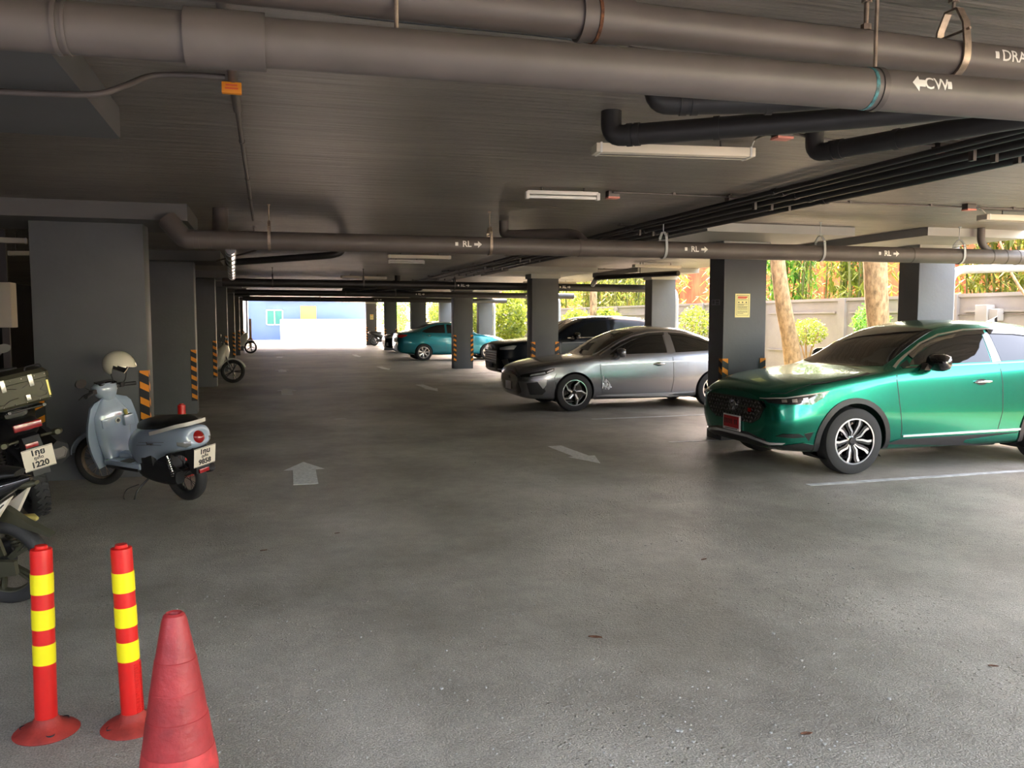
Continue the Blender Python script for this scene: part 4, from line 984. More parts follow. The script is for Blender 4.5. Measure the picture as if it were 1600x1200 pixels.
# ---------------------------------------------------------------- black suv behind the column
SB = [(0.00, .36, .52, .58, .66, .86, .62, .93, .46, .96),
      (0.05, .28, .68, .58, .80, .90, .76, .97, .60, 1.0),
      (0.22, .24, .80, .60, .88, .96, .84, 1.01, .68, 1.04),
      (0.60, .22, .86, .64, .92, 1.02, .88, 1.05, .76, 1.075),
      (1.00, .22, .88, .64, .93, 1.05, .89, 1.09, .76, 1.11),
      (1.35, .22, .88, .62, .92, 1.07, .89, 1.12, .76, 1.15),
      (1.55, .22, .88, .62, .92, 1.08, .88, 1.24, .72, 1.28),
      (2.00, .22, .88, .62, .92, 1.09, .88, 1.50, .66, 1.54),
      (2.40, .22, .88, .62, .92, 1.10, .88, 1.60, .63, 1.65),
      (3.00, .22, .88, .62, .92, 1.12, .88, 1.635, .62, 1.685),
      (3.80, .22, .88, .64, .92, 1.14, .87, 1.60, .60, 1.65),
      (4.25, .26, .86, .68, .90, 1.15, .84, 1.48, .58, 1.53),
      (4.55, .34, .80, .70, .84, 1.08, .78, 1.18, .58, 1.22),
      (4.65, .40, .70, .70, .74, .95, .68, 1.00, .52, 1.03)]
bc = Car('black_suv', 'glossy black suv half hidden behind the grey sedan and a column', SB, 'black_paint', [(.93, .36, .40), (3.68, .36, .40)], (5.42, 20.4, 0), 0)
bc.wheels((.93, 3.68), .81, .36, .22, .24, 'double')
bc.proj('windscreen', [(1.48, -.68, 0), (1.40, 0, 0), (1.48, .68, 0), (1.95, .62, 0), (2.30, .56, 0), (2.28, 0, 0), (2.30, -.56, 0), (1.95, -.62, 0)], (0, 0, -1), 'glass_tinted', .003, .08, False)
bc.windows([[(1.80, 1.145), (2.0, 1.30), (2.3, 1.46), (2.6, 1.54), (2.85, 1.56), (2.85, 1.165)], [(2.95, 1.165), (2.95, 1.565), (3.4, 1.56), (3.8, 1.53), (3.82, 1.18)], [(3.90, 1.19), (3.90, 1.51), (4.15, 1.46), (4.32, 1.26), (4.30, 1.22)]], 'glass_tinted')
bc.side('window_trim', ribbon([(1.75, 1.12), (3.0, 1.145), (4.35, 1.19)], .025), 'chrome', .006, .15)
bc.side('roof_rail', ribbon([(1.75, 1.42), (2.1, 1.57), (2.5, 1.63), (3.2, 1.645), (3.9, 1.60), (4.3, 1.48)], .018), 'chrome', .012, .15)
for P in ([(1.55, 1.1), (1.55, .8), (1.60, .40)], [(2.90, 1.13), (2.92, .8), (2.88, .36)]): bc.side('panel_gap', ribbon(P, .01), 'steel_dark', .0015, .1)
bc.side('door_sheen', ribbon([(1.6, 1.0), (2.9, 1.02), (4.2, 1.05)], .02), 'dark_metal', .004, .15)
bc.handle(2.62, .98, 'dark_metal'); bc.mirror(1.85, 1.12, 'gloss_black', 1.1)
bc.proj('headlight', [(.07, -.70, .84), (.08, -.68, .89), (.35, -.84, .95), (.42, -.87, .94), (.36, -.86, .85)], (.75, .66, 0), 'headlamp', .006, .04)
bc.proj('grille', [(0, -.58, .82), (0, .58, .82), (0, .50, .48), (0, -.50, .48)], (1, 0, 0), 'steel_dark', .006, .06, False)
b = NB()
for r in range(5):
    for c in range(-7, 8):
        h, n = bc.hit((-2, c * .07, .53 + r * .062), (1, 0, 0)); box(b, h + V((-.012, 0, 0)), (.012, .045, .02), Matrix.Rotation(.4, 4, 'X'))
obj('grille_mesh', b, 'silver_line', bc.t, 0)
bc.proj('bumper_trim', [(.02, -.58, .34), (.25, -.84, .34), (.40, -.88, .38), (.40, -.88, .42), (.22, -.83, .38), (.02, -.58, .375)], (.75, .66, 0), 'silver_line', .01, .05)
bc.proj('intake', [(.12, -.74, .60), (.24, -.82, .62), (.26, -.84, .46), (.14, -.78, .46)], (.75, .66, 0), 'black_plastic', .006, .05)
pl, px_ = bc.plate(0, .45, .34, .14, 'wall_grey')

# ---------------------------------------------------------------- teal sedan, seen from its tail end, nose to the right
ST = [(0.00, .34, .44, .52, .56, .66, .52, .72, .40, .74),
      (0.05, .27, .60, .52, .70, .70, .66, .76, .52, .79),
      (0.22, .22, .74, .54, .81, .78, .77, .84, .60, .87),
      (0.55, .20, .80, .58, .855, .88, .81, .92, .68, .945),
      (0.90, .20, .82, .60, .865, .94, .82, .98, .68, 1.005),
      (1.15, .20, .82, .60, .86, .97, .82, 1.01, .68, 1.04),
      (1.35, .20, .82, .58, .85, .98, .82, 1.10, .66, 1.14),
      (1.75, .20, .82, .58, .85, .99, .82, 1.32, .60, 1.36),
      (2.15, .20, .82, .58, .85, 1.00, .82, 1.43, .57, 1.465),
      (2.60, .20, .82, .58, .85, 1.01, .82, 1.44, .56, 1.48),
      (3.05, .20, .82, .60, .85, 1.03, .82, 1.37, .56, 1.41),
      (3.45, .21, .82, .64, .855, 1.05, .81, 1.22, .58, 1.26),
      (3.80, .24, .80, .68, .84, 1.05, .79, 1.11, .62, 1.14),
      (4.10, .28, .76, .70, .80, 1.02, .75, 1.06, .62, 1.09),
      (4.27, .34, .68, .70, .72, .95, .68, 1.03, .56, 1.05),
      (4.32, .40, .60, .70, .64, .85, .60, .92, .50, .94)]
tc_ = Car('teal_sedan', 'teal blue sedan parked across with its tail to the lane, behind a striped column', ST, 'teal_paint', [(.80, .315, .35), (3.34, .315, .35)], (9.03, 32.2, 0), PI)
tc_.wheels((.80, 3.34), .76, .315, .19, .215, 'ten', 7, back='steel_dark')
tc_.proj('windscreen', [(1.30, -.62, 0), (1.22, 0, 0), (1.30, .62, 0), (1.70, .57, 0), (2.05, .51, 0), (2.02, 0, 0), (2.05, -.51, 0), (1.70, -.57, 0)], (0, 0, -1), 'glass_dark', .003, .08, False)
tc_.proj('rear_window', [(3.05, -.50, 0), (3.02, 0, 0), (3.05, .50, 0), (3.70, .56, 0), (3.74, 0, 0), (3.70, -.56, 0)], (0, 0, -1), 'glass_dark', .003, .08, False)
tc_.windows([[(1.58, 1.03), (1.80, 1.19), (2.05, 1.31), (2.35, 1.375), (2.42, 1.375), (2.42, 1.045)], [(2.50, 1.05), (2.50, 1.375), (2.8, 1.35), (3.05, 1.28), (3.30, 1.175), (3.40, 1.11), (3.25, 1.065)]])
for P in ([(1.32, 1.0), (1.34, .7), (1.38, .35)], [(2.46, 1.03), (2.48, .7), (2.46, .35)], [(3.40, 1.08), (3.36, .90), (3.15, .74), (3.05, .55)]): tc_.side('panel_gap', ribbon(P, .008), 'ink', .0015, .08)
tc_.handle(2.28, .93, 'teal_paint'); tc_.handle(3.14, .96, 'teal_paint'); tc_.mirror(1.52, 1.02, 'gloss_black', .95)
tc_.proj('tail_lamp', [(4.28, -.60, .90), (4.30, -.58, .98), (4.16, -.74, 1.0), (3.96, -.79, .99), (4.02, -.79, .93), (4.18, -.74, .88)], (-.72, .69, 0), 'red_lamp', .006, .04)
tc_.proj('bumper_insert', [(4.3, -.55, .42), (4.3, .55, .42), (4.3, .50, .34), (4.3, -.50, .34)], (-1, 0, 0), 'black_plastic', .006, .06, False)
tc_.side('headlight', [(.18, .76), (.22, .82), (.55, .88), (.60, .86), (.42, .78)], 'headlamp', .006, .05)
pl, px_ = tc_.plate(0, .78, .34, .15, 'plate_white', True)
# ---------------------------------------------------------------- dark car at the far end, nose towards the lane
dc = Car('dark_hatchback', 'dark car showing only its front behind the tail of the teal sedan', [(r[0], *[v * (1.0) for v in r[1:]]) for r in ST], 'black_paint', [(.80, .315, .35), (3.34, .315, .35)], (5.25, 39.6, 0), 0)
dc.wheels((.80, 3.34), .76, .315, .19, .215, 'ten', 5, back='steel_dark')
dc.proj('windscreen', [(1.30, -.62, 0), (1.22, 0, 0), (1.30, .62, 0), (1.70, .57, 0), (2.05, .51, 0), (2.02, 0, 0), (2.05, -.51, 0), (1.70, -.57, 0)], (0, 0, -1), 'glass_dark', .003, .08, False)
dc.windows([[(1.58, 1.03), (1.80, 1.19), (2.05, 1.31), (2.42, 1.375), (2.42, 1.045)], [(2.50, 1.05), (2.50, 1.375), (3.05, 1.28), (3.40, 1.11)]])
dc.proj('headlight', [(.08, -.62, .68), (.10, -.64, .76), (.40, -.78, .86), (.48, -.80, .84), (.30, -.76, .70)], (.75, .66, 0), 'headlamp', .006, .04)
dc.proj('bumper_trim', [(.06, -.60, .34), (.10, -.66, .50), (.16, -.70, .50), (.14, -.70, .34)], (.75, .66, 0), 'headlamp', .008, .04)
dc.proj('grille', [(0, -.45, .60), (0, .45, .60), (0, .40, .36), (0, -.40, .36)], (1, 0, 0), 'steel_dark', .006, .06, False)
# ================================================================== MOTORCYCLES
def mirx(bm, M4): bmesh.ops.transform(bm, matrix=M4, verts=bm.verts); return bm
def tyre_wheel(parent, c, R, rt, yaw=0, n=18, m_rim='chrome', knob=False, cast=0, M4=None):
    T = Matrix.Translation(c) @ Matrix.Rotation(yaw, 4, 'Z')
    b = NB(); prof = [(R - rt * 1.5 + rt * (1 - math.cos(t)) * .75, rt * .95 * math.copysign(abs(math.sin(t)) ** .8, math.sin(t))) for t in []]
    prof = [(R - 1.55 * rt, -rt * .55), (R - 1.2 * rt, -rt * .92), (R - .6 * rt, -rt), (R - .2 * rt, -rt * .75), (R, -rt * .25), (R, rt * .25), (R - .2 * rt, rt * .75), (R - .6 * rt, rt), (R - 1.2 * rt, rt * .92), (R - 1.55 * rt, rt * .55)]
    lathe(b, prof, 56, (0, 0, 0), 'y', False)
    if knob:
        for i in range(30):
            a = 2 * PI * i / 30
            for s in (-1, 1):
                Mx = Matrix.Rotation(a, 4, 'Y') @ Matrix.Translation((R + .001, s * rt * .42, 0)) @ Matrix.Rotation(s * .6, 4, 'X')
                box(b, (0, 0, 0), (.012, rt * .62, .022), Mx)
    mirx(b, T); w_ = obj('wheel', b, 'rubber', parent, 40)
    rr = R - 1.55 * rt
    b = NB(); lathe(b, [(rr + .004, -rt * .58), (rr - .006, -rt * .5), (rr - .014, 0), (rr - .006, rt * .5), (rr + .004, rt * .58)], 48, (0, 0, 0), 'y', False)
    mirx(b, T); obj('rim', b, m_rim, w_, 40)
    b = NB(); cyl(b, (0, -.05, 0), (0, .05, 0), .035, n=20); cyl(b, (0, -.09, 0), (0, .09, 0), .010, n=10)
    mirx(b, T); obj('hub', b, 'dark_metal', w_, 40)
    b = NB()
    if cast:
        for i in range(cast):
            a = 2 * PI * i / cast
            for da in (-.1, .1): prism(b, [(.02, -.010), (rr, -.008 + .0), (rr, .008), (.02, .010)], (0, .012, 0), (math.cos(a + da), 0, math.sin(a + da)), (-math.sin(a + da), 0, math.cos(a + da)), .024)
    else:
        for i in range(n):
            a = 2 * PI * i / n; e = a + (.5 if i % 2 else -.5)
            cyl(b, (.034 * math.cos(a), .03 * (1 if i % 4 < 2 else -1), .034 * math.sin(a)), (rr * math.cos(e), 0, rr * math.sin(e)), .0022, n=5)
    mirx(b, T); obj('spokes', b, m_rim, w_, 30)['kind'] = 'stuff'
    return w_
def fender(parent, c, R, hw, a0, a1, m, yaw=0, name='mudguard', t=.012, parent_part=None):
    T = Matrix.Translation(c) @ Matrix.Rotation(yaw, 4, 'Z'); b = NB(); Rr = []
    for i in range(15):
        a = a0 + (a1 - a0) * i / 14; ring = []; k = math.sin(PI * (i + .8) / 15.6) ** .35
        for j in range(9):
            s = -1 + 2 * j / 8; y = hw * k * s; r = R + .025 * (1 - s * s); ring.append(V((r * math.cos(a), y, r * math.sin(a))))
        for j in range(8, -1, -1):
            s = -1 + 2 * j / 8; y = hw * k * s * .94; r = R + .025 * (1 - s * s) - t - .028 * s * s * 0; ring.append(V((r * math.cos(a), y, r * math.sin(a))))
        Rr.append(ring)
    rings(b, Rr); mirx(b, T); return obj(name, b, m, parent, 50)
def thai_plate(parent, c, tilt, lines, w=.22, h=.172, top='1กย', mid='ภูเก็ต', low='1220', roll=0):
    Rm = Matrix.Translation(c) @ Matrix.Rotation(tilt, 4, 'Y')
    b = NB(); box(b, (0, 0, 0), (.004, w, h), None, .001); mirx(b, Rm); p = obj('number_plate', b, 'plate_white', parent, 30)
    o = lambda z: Rm @ V((-.003, 0, z)); u = Rm.to_3x3() @ V((0, -1, 0)); v = Rm.to_3x3() @ V((0, 0, 1))
    put_text('plate_text', top, .062, 'ink', p, o(.047), u, v, extrude=.0008, bold=.0022); put_text('plate_text', mid, .032, 'ink', p, o(.004), u, v, extrude=.0008, bold=.0008); put_text('plate_text', low, .064, 'ink', p, o(-.048), u, v, extrude=.0008, bold=.0022)
    b = NB()
    for a in ((-w / 2 + .004, w / 2 - .004, h / 2 - .006, h / 2 - .004), (-w / 2 + .004, w / 2 - .004, -h / 2 + .004, -h / 2 + .006)): bx(b, -.0035, -.002, a[0], a[1], a[2], a[3])
    mirx(b, Rm); obj('plate_border', b, 'steel_dark', p, 0)
    return p
def grip_set(parent, x, z, yaw, w=.33, m='black_plastic', mirrors=(1, 1), mz=.14):
    T = Matrix.Translation((x, 0, z)) @ Matrix.Rotation(yaw, 4, 'Z')
    b = NB(); tube(b, smooth_path([(-.08, -w, -.0), (-.02, -w * .5, .02), (0, -.08, -.02), (0, .08, -.02), (-.02, w * .5, .02), (-.08, w, 0)], 5), .011, 10); mirx(b, T); h = obj('handlebar', b, 'dark_metal', parent, 50)
    for s in (-1, 1):
        b = NB(); tube(b, [(-.045, s * w * .66, .012), (-.08, s * (w + .01), 0)], .018, 14); box(b, (-.035, s * w * .58, .015), (.05, .05, .045), None, .008); mirx(b, T); obj('grip', b, m, h, 40)
        b = NB(); tube(b, smooth_path([(.0, s * w * .55, .01), (.03, s * w * .75, -.005), (-.02, s * (w + .03), -.02)], 4), .006, 8); mirx(b, T); obj('lever', b, 'dark_metal', h, 50)
        if mirrors[0 if s > 0 else 1]:
            b = NB(); tube(b, smooth_path([(-.02, s * w * .55, .02), (.0, s * w * .65, mz * .6), (-.01, s * w * .85, mz)], 4), .005, 8); mirx(b, T); mi = obj('mirror_stem', b, 'dark_metal', h, 50)
            b = NB(); R = []
            for q, k in ((.018, .6), (.01, .95), (-.006, 1)): R.append([V((-.01 + q, s * w * .9 + .062 * k * math.cos(t), mz + .035 + .040 * k * math.sin(t))) for t in [2 * PI * i / 20 for i in range(20)]])
            rings(b, R); mirx(b, T); obj('mirror', b, m, mi, 40)
            b = NB(); R = [[V((-.0075, s * w * .9 + .055 * math.cos(t), mz + .035 + .034 * math.sin(t))) for t in [2 * PI * i / 20 for i in range(20)]]]; R.append([p + V((-.001, 0, 0)) for p in R[0]]); rings(b, R); mirx(b, T); obj('mirror_glass', b, 'wall_grey', mi, 30)
    return h

# ---------------------------------------------------------------- pale blue scooter
sp = thing('scooter', 'pale blue and white step-through scooter parked against the first left column', 'motor scooter', (-.70, 7.80, 0), math.radians(123.5))
sp.rotation_euler = (math.radians(-8), 0, math.radians(132))
tyre_wheel(sp, (0, 0, .25), .25, .05, 0, 24, 'dark_metal')
YA = .42
tyre_wheel(sp, (1.27, 0, .25), .25, .045, YA, 24, 'steel')
fender(sp, (1.27, 0, .25), .275, .085, math.radians(15), math.radians(165), 'scooter_blue', YA)
b = NB(); T = Matrix.Translation((1.27, 0, .25)) @ Matrix.Rotation(YA, 4, 'Z')
for s in (-1, 1): tube(b, [(0, s * .075, 0), (-.06, s * .07, .2), (-.10, s * .05, .33)], .016, 12)
tube(b, [(-.10, -.05, .33), (-.10, .05, .33)], .016, 10); tube(b, [(-.10, 0, .33), (-.24, 0, .64)], .022, 12); mirx(b, T); obj('front_fork', b, 'dark_metal', sp, 50)
b = NB(); blob(b, sm_secs([(-.262, 0, .60, .09, .055), (-.250, 0, .598, .125, .085), (-.19, 0, .592, .15, .105), (-.04, 0, .575, .172, .12), (.18, 0, .54, .175, .14), (.38, 0, .48, .165, .19), (.50, 0, .42, .145, .19), (.56, 0, .38, .12, .15)], 4), 28, 2.6); tail = obj('rear_bodywork', b, 'scooter_blue', sp, 50)
bv = None
for s in (1, -1):
    b = NB()
    for zz, x0, x1 in ((.575, -.02, .34), (.545, .02, .38)): tube(b, [(x0, s * .180, zz), ((x0 + x1) / 2, s * .1835, zz - .012), (x1, s * .176, zz - .03)], .0018, 6)
    obj('pinstripe', b, 'steel_dark', tail, 40)
put_text('badge', 'Scoopy i', .028, 'steel_dark', tail, (.17, .184, .548), (-1, 0, .06), (0, 0, 1), extrude=.002)
b = NB(); blob(b, sm_secs([(-.20, 0, .695, .06, .02), (-.15, 0, .71, .105, .035), (-.04, 0, .72, .14, .045), (.10, 0, .705, .145, .05), (.26, 0, .69, .135, .055), (.42, 0, .655, .10, .06), (.50, 0, .62, .06, .05)], 4), 24, 2.6); obj('seat', b, 'seat_vinyl', sp, 50)
b = NB()
A = smooth_path([(.16, .172, .635), (.0, .168, .672), (-.16, .14, .712), (-.255, .07, .728), (-.255, -.07, .728), (-.16, -.14, .712), (.0, -.168, .672), (.16, -.172, .635)], 6); R = []
for i, p in enumerate(A):
    d = (A[min(i + 1, len(A) - 1)] - A[max(i - 1, 0)]).normalized(); n = V((0, 0, 1)); s = n.cross(d).normalized(); R.append([p + s * .010 + n * .018, p - s * .010 + n * .018, p - s * .010 - n * .014, p + s * .010 - n * .014])
rings(b, R); obj('grab_rail', b, 'scooter_white', sp, 30)
b = NB(); lathe(b, [(.001, -.078), (.03, -.072), (.055, -.045), (.070, -.005), (.070, .05)], 28, (-.222, 0, .590), 'x'); obj('tail_lamp', b, 'red_lamp', sp, 50)
b = NB(); lathe(b, [(.071, -.004), (.080, -.010), (.086, 0), (.084, .05)], 28, (-.222, 0, .590), 'x', False); obj('lamp_ring', b, 'scooter_blue', sp, 50)
for s in (-1, 1):
    b = NB(); blob(b, [(-.262, s * .085, .562, .02, .020), (-.232, s * .118, .562, .022, .034), (-.16, s * .146, .565, .014, .022)], 14); obj('turn_signal', b, 'amber_lamp' if 0 else 'headlamp', sp, 50)
# step-through frame, floor, leg shield
b = NB(); bx(b, .42, .95, -.16, .16, .27, .33, .02); blob(b, sm_secs([(.40, 0, .36, .08, .08), (.6, 0, .33, .06, .05), (.85, 0, .33, .06, .05)], 3), 16); obj('floorboard', b, 'scooter_blue', sp, 40)
b = NB(); bx(b, .44, .92, -.165, .165, .255, .285, .01); obj('floorboard_underside', b, 'black_plastic', sp, 40)
def shield(name, m, x0, th, k, lean, z0=.24, z1=.90):
    b = NB(); R = []
    n = 16
    for i in range(n + 1):
        z = z0 + (z1 - z0) * i / n; t = i / n
        hw = k * (.19 + .07 * math.sin(PI * min(1, t * 1.1)) if t < .8 else (.19 + .07 * math.sin(PI * .88)) * math.sqrt(max(.02, 1 - ((t - .8) / .2) ** 2 * .93)))
        ring = []
        for j in range(13): s = -1 + 2 * j / 12; ring.append(V((x0 + lean * t + th / 2 - .05 * s * s * 1.0, hw * s, z)))
        for j in range(12, -1, -1): s = -1 + 2 * j / 12; ring.append(V((x0 + lean * t - th / 2 - .05 * s * s * 1.0, hw * s, z)))
        R.append(ring)
    rings(b, R); return obj(name, b, m, sp, 50)
shield('leg_shield', 'scooter_blue', 1.05, .03, 1.0, -.06)
b = NB(); R = []
for z, x, hx, hy in ((.30, .95, .06, .13), (.45, .975, .06, .15), (.60, .965, .07, .17), (.72, .955, .065, .17), (.80, .965, .05, .12), (.88, .97, .04, .07)):
    R.append([V((x + hx * math.copysign(abs(math.cos(t)) ** .7, math.cos(t)), hy * math.copysign(abs(math.sin(t)) ** .7, math.sin(t)), z)) for t in [2 * PI * i / 24 for i in range(24)]])
rings(b, R); inner = obj('inner_cover', b, 'scooter_blue', sp, 50)
b = NB(); bx(b, .885, .90, .03, .145, .62, .70, .005); obj('glovebox_lid', b, 'scooter_blue', inner, 30)
b = NB(); bx(b, .86, .93, -.16, -.06, .60, .70, .01); obj('pocket', b, 'scooter_blue', inner, 30)
b = NB(); bx(b, .868, .922, -.152, -.068, .695, .702); obj('pocket_mouth', b, 'ink', inner, 30)
b = NB(); lathe(b, [(.024, 0), (.028, -.012), (.018, -.016), (.016, -.006), (.001, -.006)], 20, (.895, -.01, .665), 'x', False); obj('ignition_ring', b, 'scooter_white', inner, 50)
b = NB(); lathe(b, [(.015, 0), (.001, -.001)], 16, (.885, -.01, .665), 'x', False); obj('keyhole', b, 'ink', inner, 50)
b = NB(); cyl(b, (.885, -.10, .69), (.88, -.095, .75), .016, n=12); obj('yellow_item', b, 'olive_gold', sp, 40)
b = NB(); bx(b, .55, .70, .06, .15, .330, .334); obj('floor_sticker', b, 'gunmetal', sp, 0)
# headset
b = NB(); R = []
for z, x, hx, hy in ((.86, .97, .05, .06), (.90, .99, .08, .10), (.95, 1.0, .10, .125), (1.0, 1.0, .095, .12), (1.02, .99, .07, .10)):
    R.append([V((x + hx * math.cos(t), hy * math.sin(t), z)) for t in [2 * PI * i / 24 for i in range(24)]])
rings(b, R); mirx(b, Matrix.Translation((1, 0, 0)) @ Matrix.Rotation(.25, 4, 'Z') @ Matrix.Translation((-1, 0, 0))); hs = obj('headset', b, 'scooter_blue', sp, 50)
b = NB(); box(b, (.965, 0, 1.022), (.10, .17, .012), Matrix.Rotation(-.25, 4, 'Y'), .004); obj('instrument_panel', b, 'gloss_black', hs, 30)
grip_set(sp, 1.0, .95, .25, .30, mirrors=(1, 0), mz=.08)
# engine and details
b = NB(); blob(b, sm_secs([(-.06, .10, .24, .045, .055), (.05, .10, .25, .05, .085), (.25, .10, .27, .05, .10), (.42, .09, .28, .05, .085), (.52, .07, .28, .04, .05)], 4), 20, 3); eng = obj('engine_case', b, 'black_plastic', sp, 50)
b = NB(); blob(b, sm_secs([(.08, 0, .36, .08, .07), (.3, 0, .34, .10, .10), (.5, 0, .30, .08, .08)], 3), 18, 3); box(b, (.30, .13, .38), (.16, .05, .10), None, .015); obj('air_filter', b, 'black_plastic', sp, 50)
b = NB(); blob(b, sm_secs([(-.20, -.13, .29, .035, .035), (-.15, -.13, .28, .05, .05), (.1, -.13, .26, .055, .055), (.3, -.13, .24, .03, .03)], 3), 18); obj('muffler', b, 'dark_metal', sp, 50)
b = NB(); tube(b, [(-.03, .13, .22), (.02, .14, .44)], .010, 10)
for i in range(9): lathe(b, [(.020, 0), (.024, .006), (.020, .012)], 12, (-.02 + i * .0035, .135, .26 + i * .018), 'z', False)
obj('shock_absorber', b, 'chrome', sp, 50)
b = NB(); tube(b, smooth_path([(.38, .09, .20), (.43, .20, .10), (.40, .27, .02), (.36, .29, .012)], 4), .009, 8); tube(b, smooth_path([(.46, .16, .14), (.53, .24, .11), (.50, .30, .045), (.41, .265, .03)], 4), .004, 6); obj('side_stand', b, 'dark_metal', sp, 50)
b = NB(); prism(b, [(-.24, .54), (-.12, .52), (-.15, .40), (-.19, .28), (-.25, .28), (-.275, .45)], (0, .07, 0), (1, 0, 0), (0, 0, 1), .14); obj('tail_flap', b, 'black_plastic', sp, 30)
thai_plate(sp, (-.300, 0, .430), math.radians(-14), None, top='1กน', low='9858')
b = NB(); box(b, (-.262, 0, .300), (.02, .10, .035), None, .004); obj('reflector', b, 'red_lamp', sp, 30)
# helmet hung on the scooter mirror
def helmet(loc, rz, tilt):
    h = thing('helmet', 'off-white open-face helmet hanging on the handlebar of the pale blue scooter', 'helmet', loc); h.rotation_euler = (tilt, 0, rz)
    def shell(r, name, m, cut):
        b = NB(); bmesh.ops.create_uvsphere(b, u_segments=48, v_segments=32, radius=1)
        dl = []
        for f in b.faces:
            c = f.calc_center_median()
            if c.z < -.62 or (c.y < -.15 and c.z < .18 + .28 * c.y * -1 * .6 - abs(c.x) * .10 and c.z > -2) : dl.append(f)
        bmesh.ops.delete(b, geom=dl, context='FACES')
        for v_ in b.verts: v_.co = V((v_.co.x * r, v_.co.y * r * 1.12, v_.co.z * r * 1.0))
        g = bmesh.ops.extrude_face_region(b, geom=b.faces[:]); vs = [q for q in g['geom'] if isinstance(q, bmesh.types.BMVert)]
        for q in vs: q.co *= .93
        return obj(name, b, m, h, 40)
    s = shell(.135, 'shell', 'helmet_shell', 0); shell(.124, 'lining', 'black_plastic', 1)
    b = NB(); A = [V((.136 * math.sin(a), -.152 * math.cos(a) * .92, .032 + .012 * math.cos(a))) for a in [(-1.2 + 2.4 * i / 20) for i in range(21)]]; tube(b, A, .006, 8); obj('edge_trim', b, 'helmet_shell', s, 50)
    b = NB()
    for s_ in (-1, 1): tube(b, smooth_path([(s_ * .12, -.02, -.07), (s_ * .09, -.05, -.14), (s_ * .02, -.05, -.19), (s_ * .01, -.04, -.25)], 4), .006, 6)
    obj('strap', b, 'black_plastic', h, 50)
    b = NB(); random.seed(2)
    for i in range(9):
        a = random.uniform(.25, .7); e = random.uniform(.55, 1.0); p = V((math.sin(a) * math.cos(e) * .1375, -math.cos(a) * math.cos(e) * .1375 * 1.12, math.sin(e) * .1375)); q = p + V((random.uniform(-.02, .02), random.uniform(-.006, .006), random.uniform(-.02, .02)))
        q = V((q.x, q.y / 1.12, q.z)).normalized() * .1375; q.y *= 1.12; tube(b, [p, q], .0022, 5)
    obj('graphic', b, 'steel_dark', s, 0)
helmet((-1.345, 8.52, 1.165), math.radians(66), math.radians(22))

# ---------------------------------------------------------------- adventure scooter with top box (left edge)
av = thing('motorcycle', 'dark adventure motorcycle with an olive metal top box at the left edge', 'motorcycle', (-1.83, 7.52, 0), 0); av.rotation_euler = (math.radians(-12), 0, math.radians(119))
AW = av
tyre_wheel(av, (0, 0, .31), .31, .068, 0, 0, 'dark_metal', True, 5); tyre_wheel(av, (1.30, 0, .31), .31, .055, .1, 0, 'dark_metal', True, 5)
b = NB(); blob(b, sm_secs([(-.42, 0, .80, .05, .03), (-.34, 0, .80, .10, .06), (-.15, 0, .76, .14, .09), (.15, 0, .70, .16, .13), (.5, 0, .62, .15, .16), (.62, 0, .55, .13, .16)], 4), 24, 3); obj('rear_bodywork', b, 'black_plastic', av, 40)
b = NB(); blob(b, sm_secs([(-.20, 0, .88, .08, .03), (0, 0, .88, .14, .05), (.3, 0, .82, .15, .06), (.6, 0, .84, .11, .06), (.68, 0, .86, .07, .04)], 4), 20, 2.8); obj('seat', b, 'seat_vinyl', av, 50)
b = NB(); blob(b, sm_secs([(.60, 0, .45, .12, .16), (.8, 0, .55, .14, .22), (1.0, 0, .75, .16, .22), (1.12, 0, .9, .14, .14), (1.2, 0, 1.0, .06, .05)], 4), 22, 3); obj('front_fairing', b, 'gloss_black', av, 45)
b = NB(); prism(b, [(-.12, 0), (.12, 0), (.08, .28), (-.08, .28)], (1.15, 0, 1.0), (0, 1, 0), (-.35, 0, 1), .006); obj('windscreen', b, 'glass_dark', av, 30)
b = NB()
for s in (-1, 1): tube(b, [(1.30, s * .09, .31), (1.12, s * .09, .80)], .02, 12)
obj('front_fork', b, 'dark_metal', av, 50); fender(av, (1.30, 0, .31), .33, .08, math.radians(20), math.radians(150), 'black_plastic', .1)
grip_set(av, 1.02, 1.10, 0, .36, mz=.16)
b = NB(); bx(b, -.435, -.40, -.10, .10, .775, .835, .012); obj('tail_lamp', b, 'red_lamp', av, 40)
for s in (-1, 1):
    b = NB(); tube(b, [(-.38, s * .08, .70), (-.40, s * .17, .70)], .012, 10); blob(b, [(-.43, s * .19, .70, .02, .02), (-.40, s * .19, .70, .045, .028), (-.36, s * .19, .70, .03, .02)], 12); obj('turn_signal', b, 'gunmetal', av, 50)
b = NB(); prism(b, [(-.42, .72), (-.28, .74), (-.30, .60), (-.40, .42), (-.46, .42), (-.47, .60)], (0, .06, 0), (1, 0, 0), (0, 0, 1), .12); obj('tail_bracket', b, 'black_plastic', av, 30)
thai_plate(av, (-.485, 0, .555), math.radians(-8), None)
b = NB(); box(b, (-.475, .02, .665), (.02, .09, .035), None, .004); obj('reflector', b, 'red_lamp', av, 30)
b = NB(); hx = [(.085 * math.cos(a), .10 * math.sin(a)) for a in [PI / 6 + PI / 3 * i for i in range(6)]]
prism(b, hx, (-.24, -.21, .50), (0, -1, 0), (-.25, 0, 1), -.42); ex = obj('muffler', b, 'dark_metal', av, 20)
b = NB(); lathe(b, [(.065, -.004), (.05, -.006), (.028, .03), (.02, .03), (.02, .05)], 6, (-.245, -.21, .505), 'x', True); obj('muffler_outlet', b, 'steel_dark', ex, 30)
b = NB(); blob(b, sm_secs([(.0, .12, .31, .04, .05), (.25, .12, .32, .05, .10), (.55, .10, .34, .06, .11)], 3), 16, 3); obj('engine_case', b, 'dark_metal', av, 50)
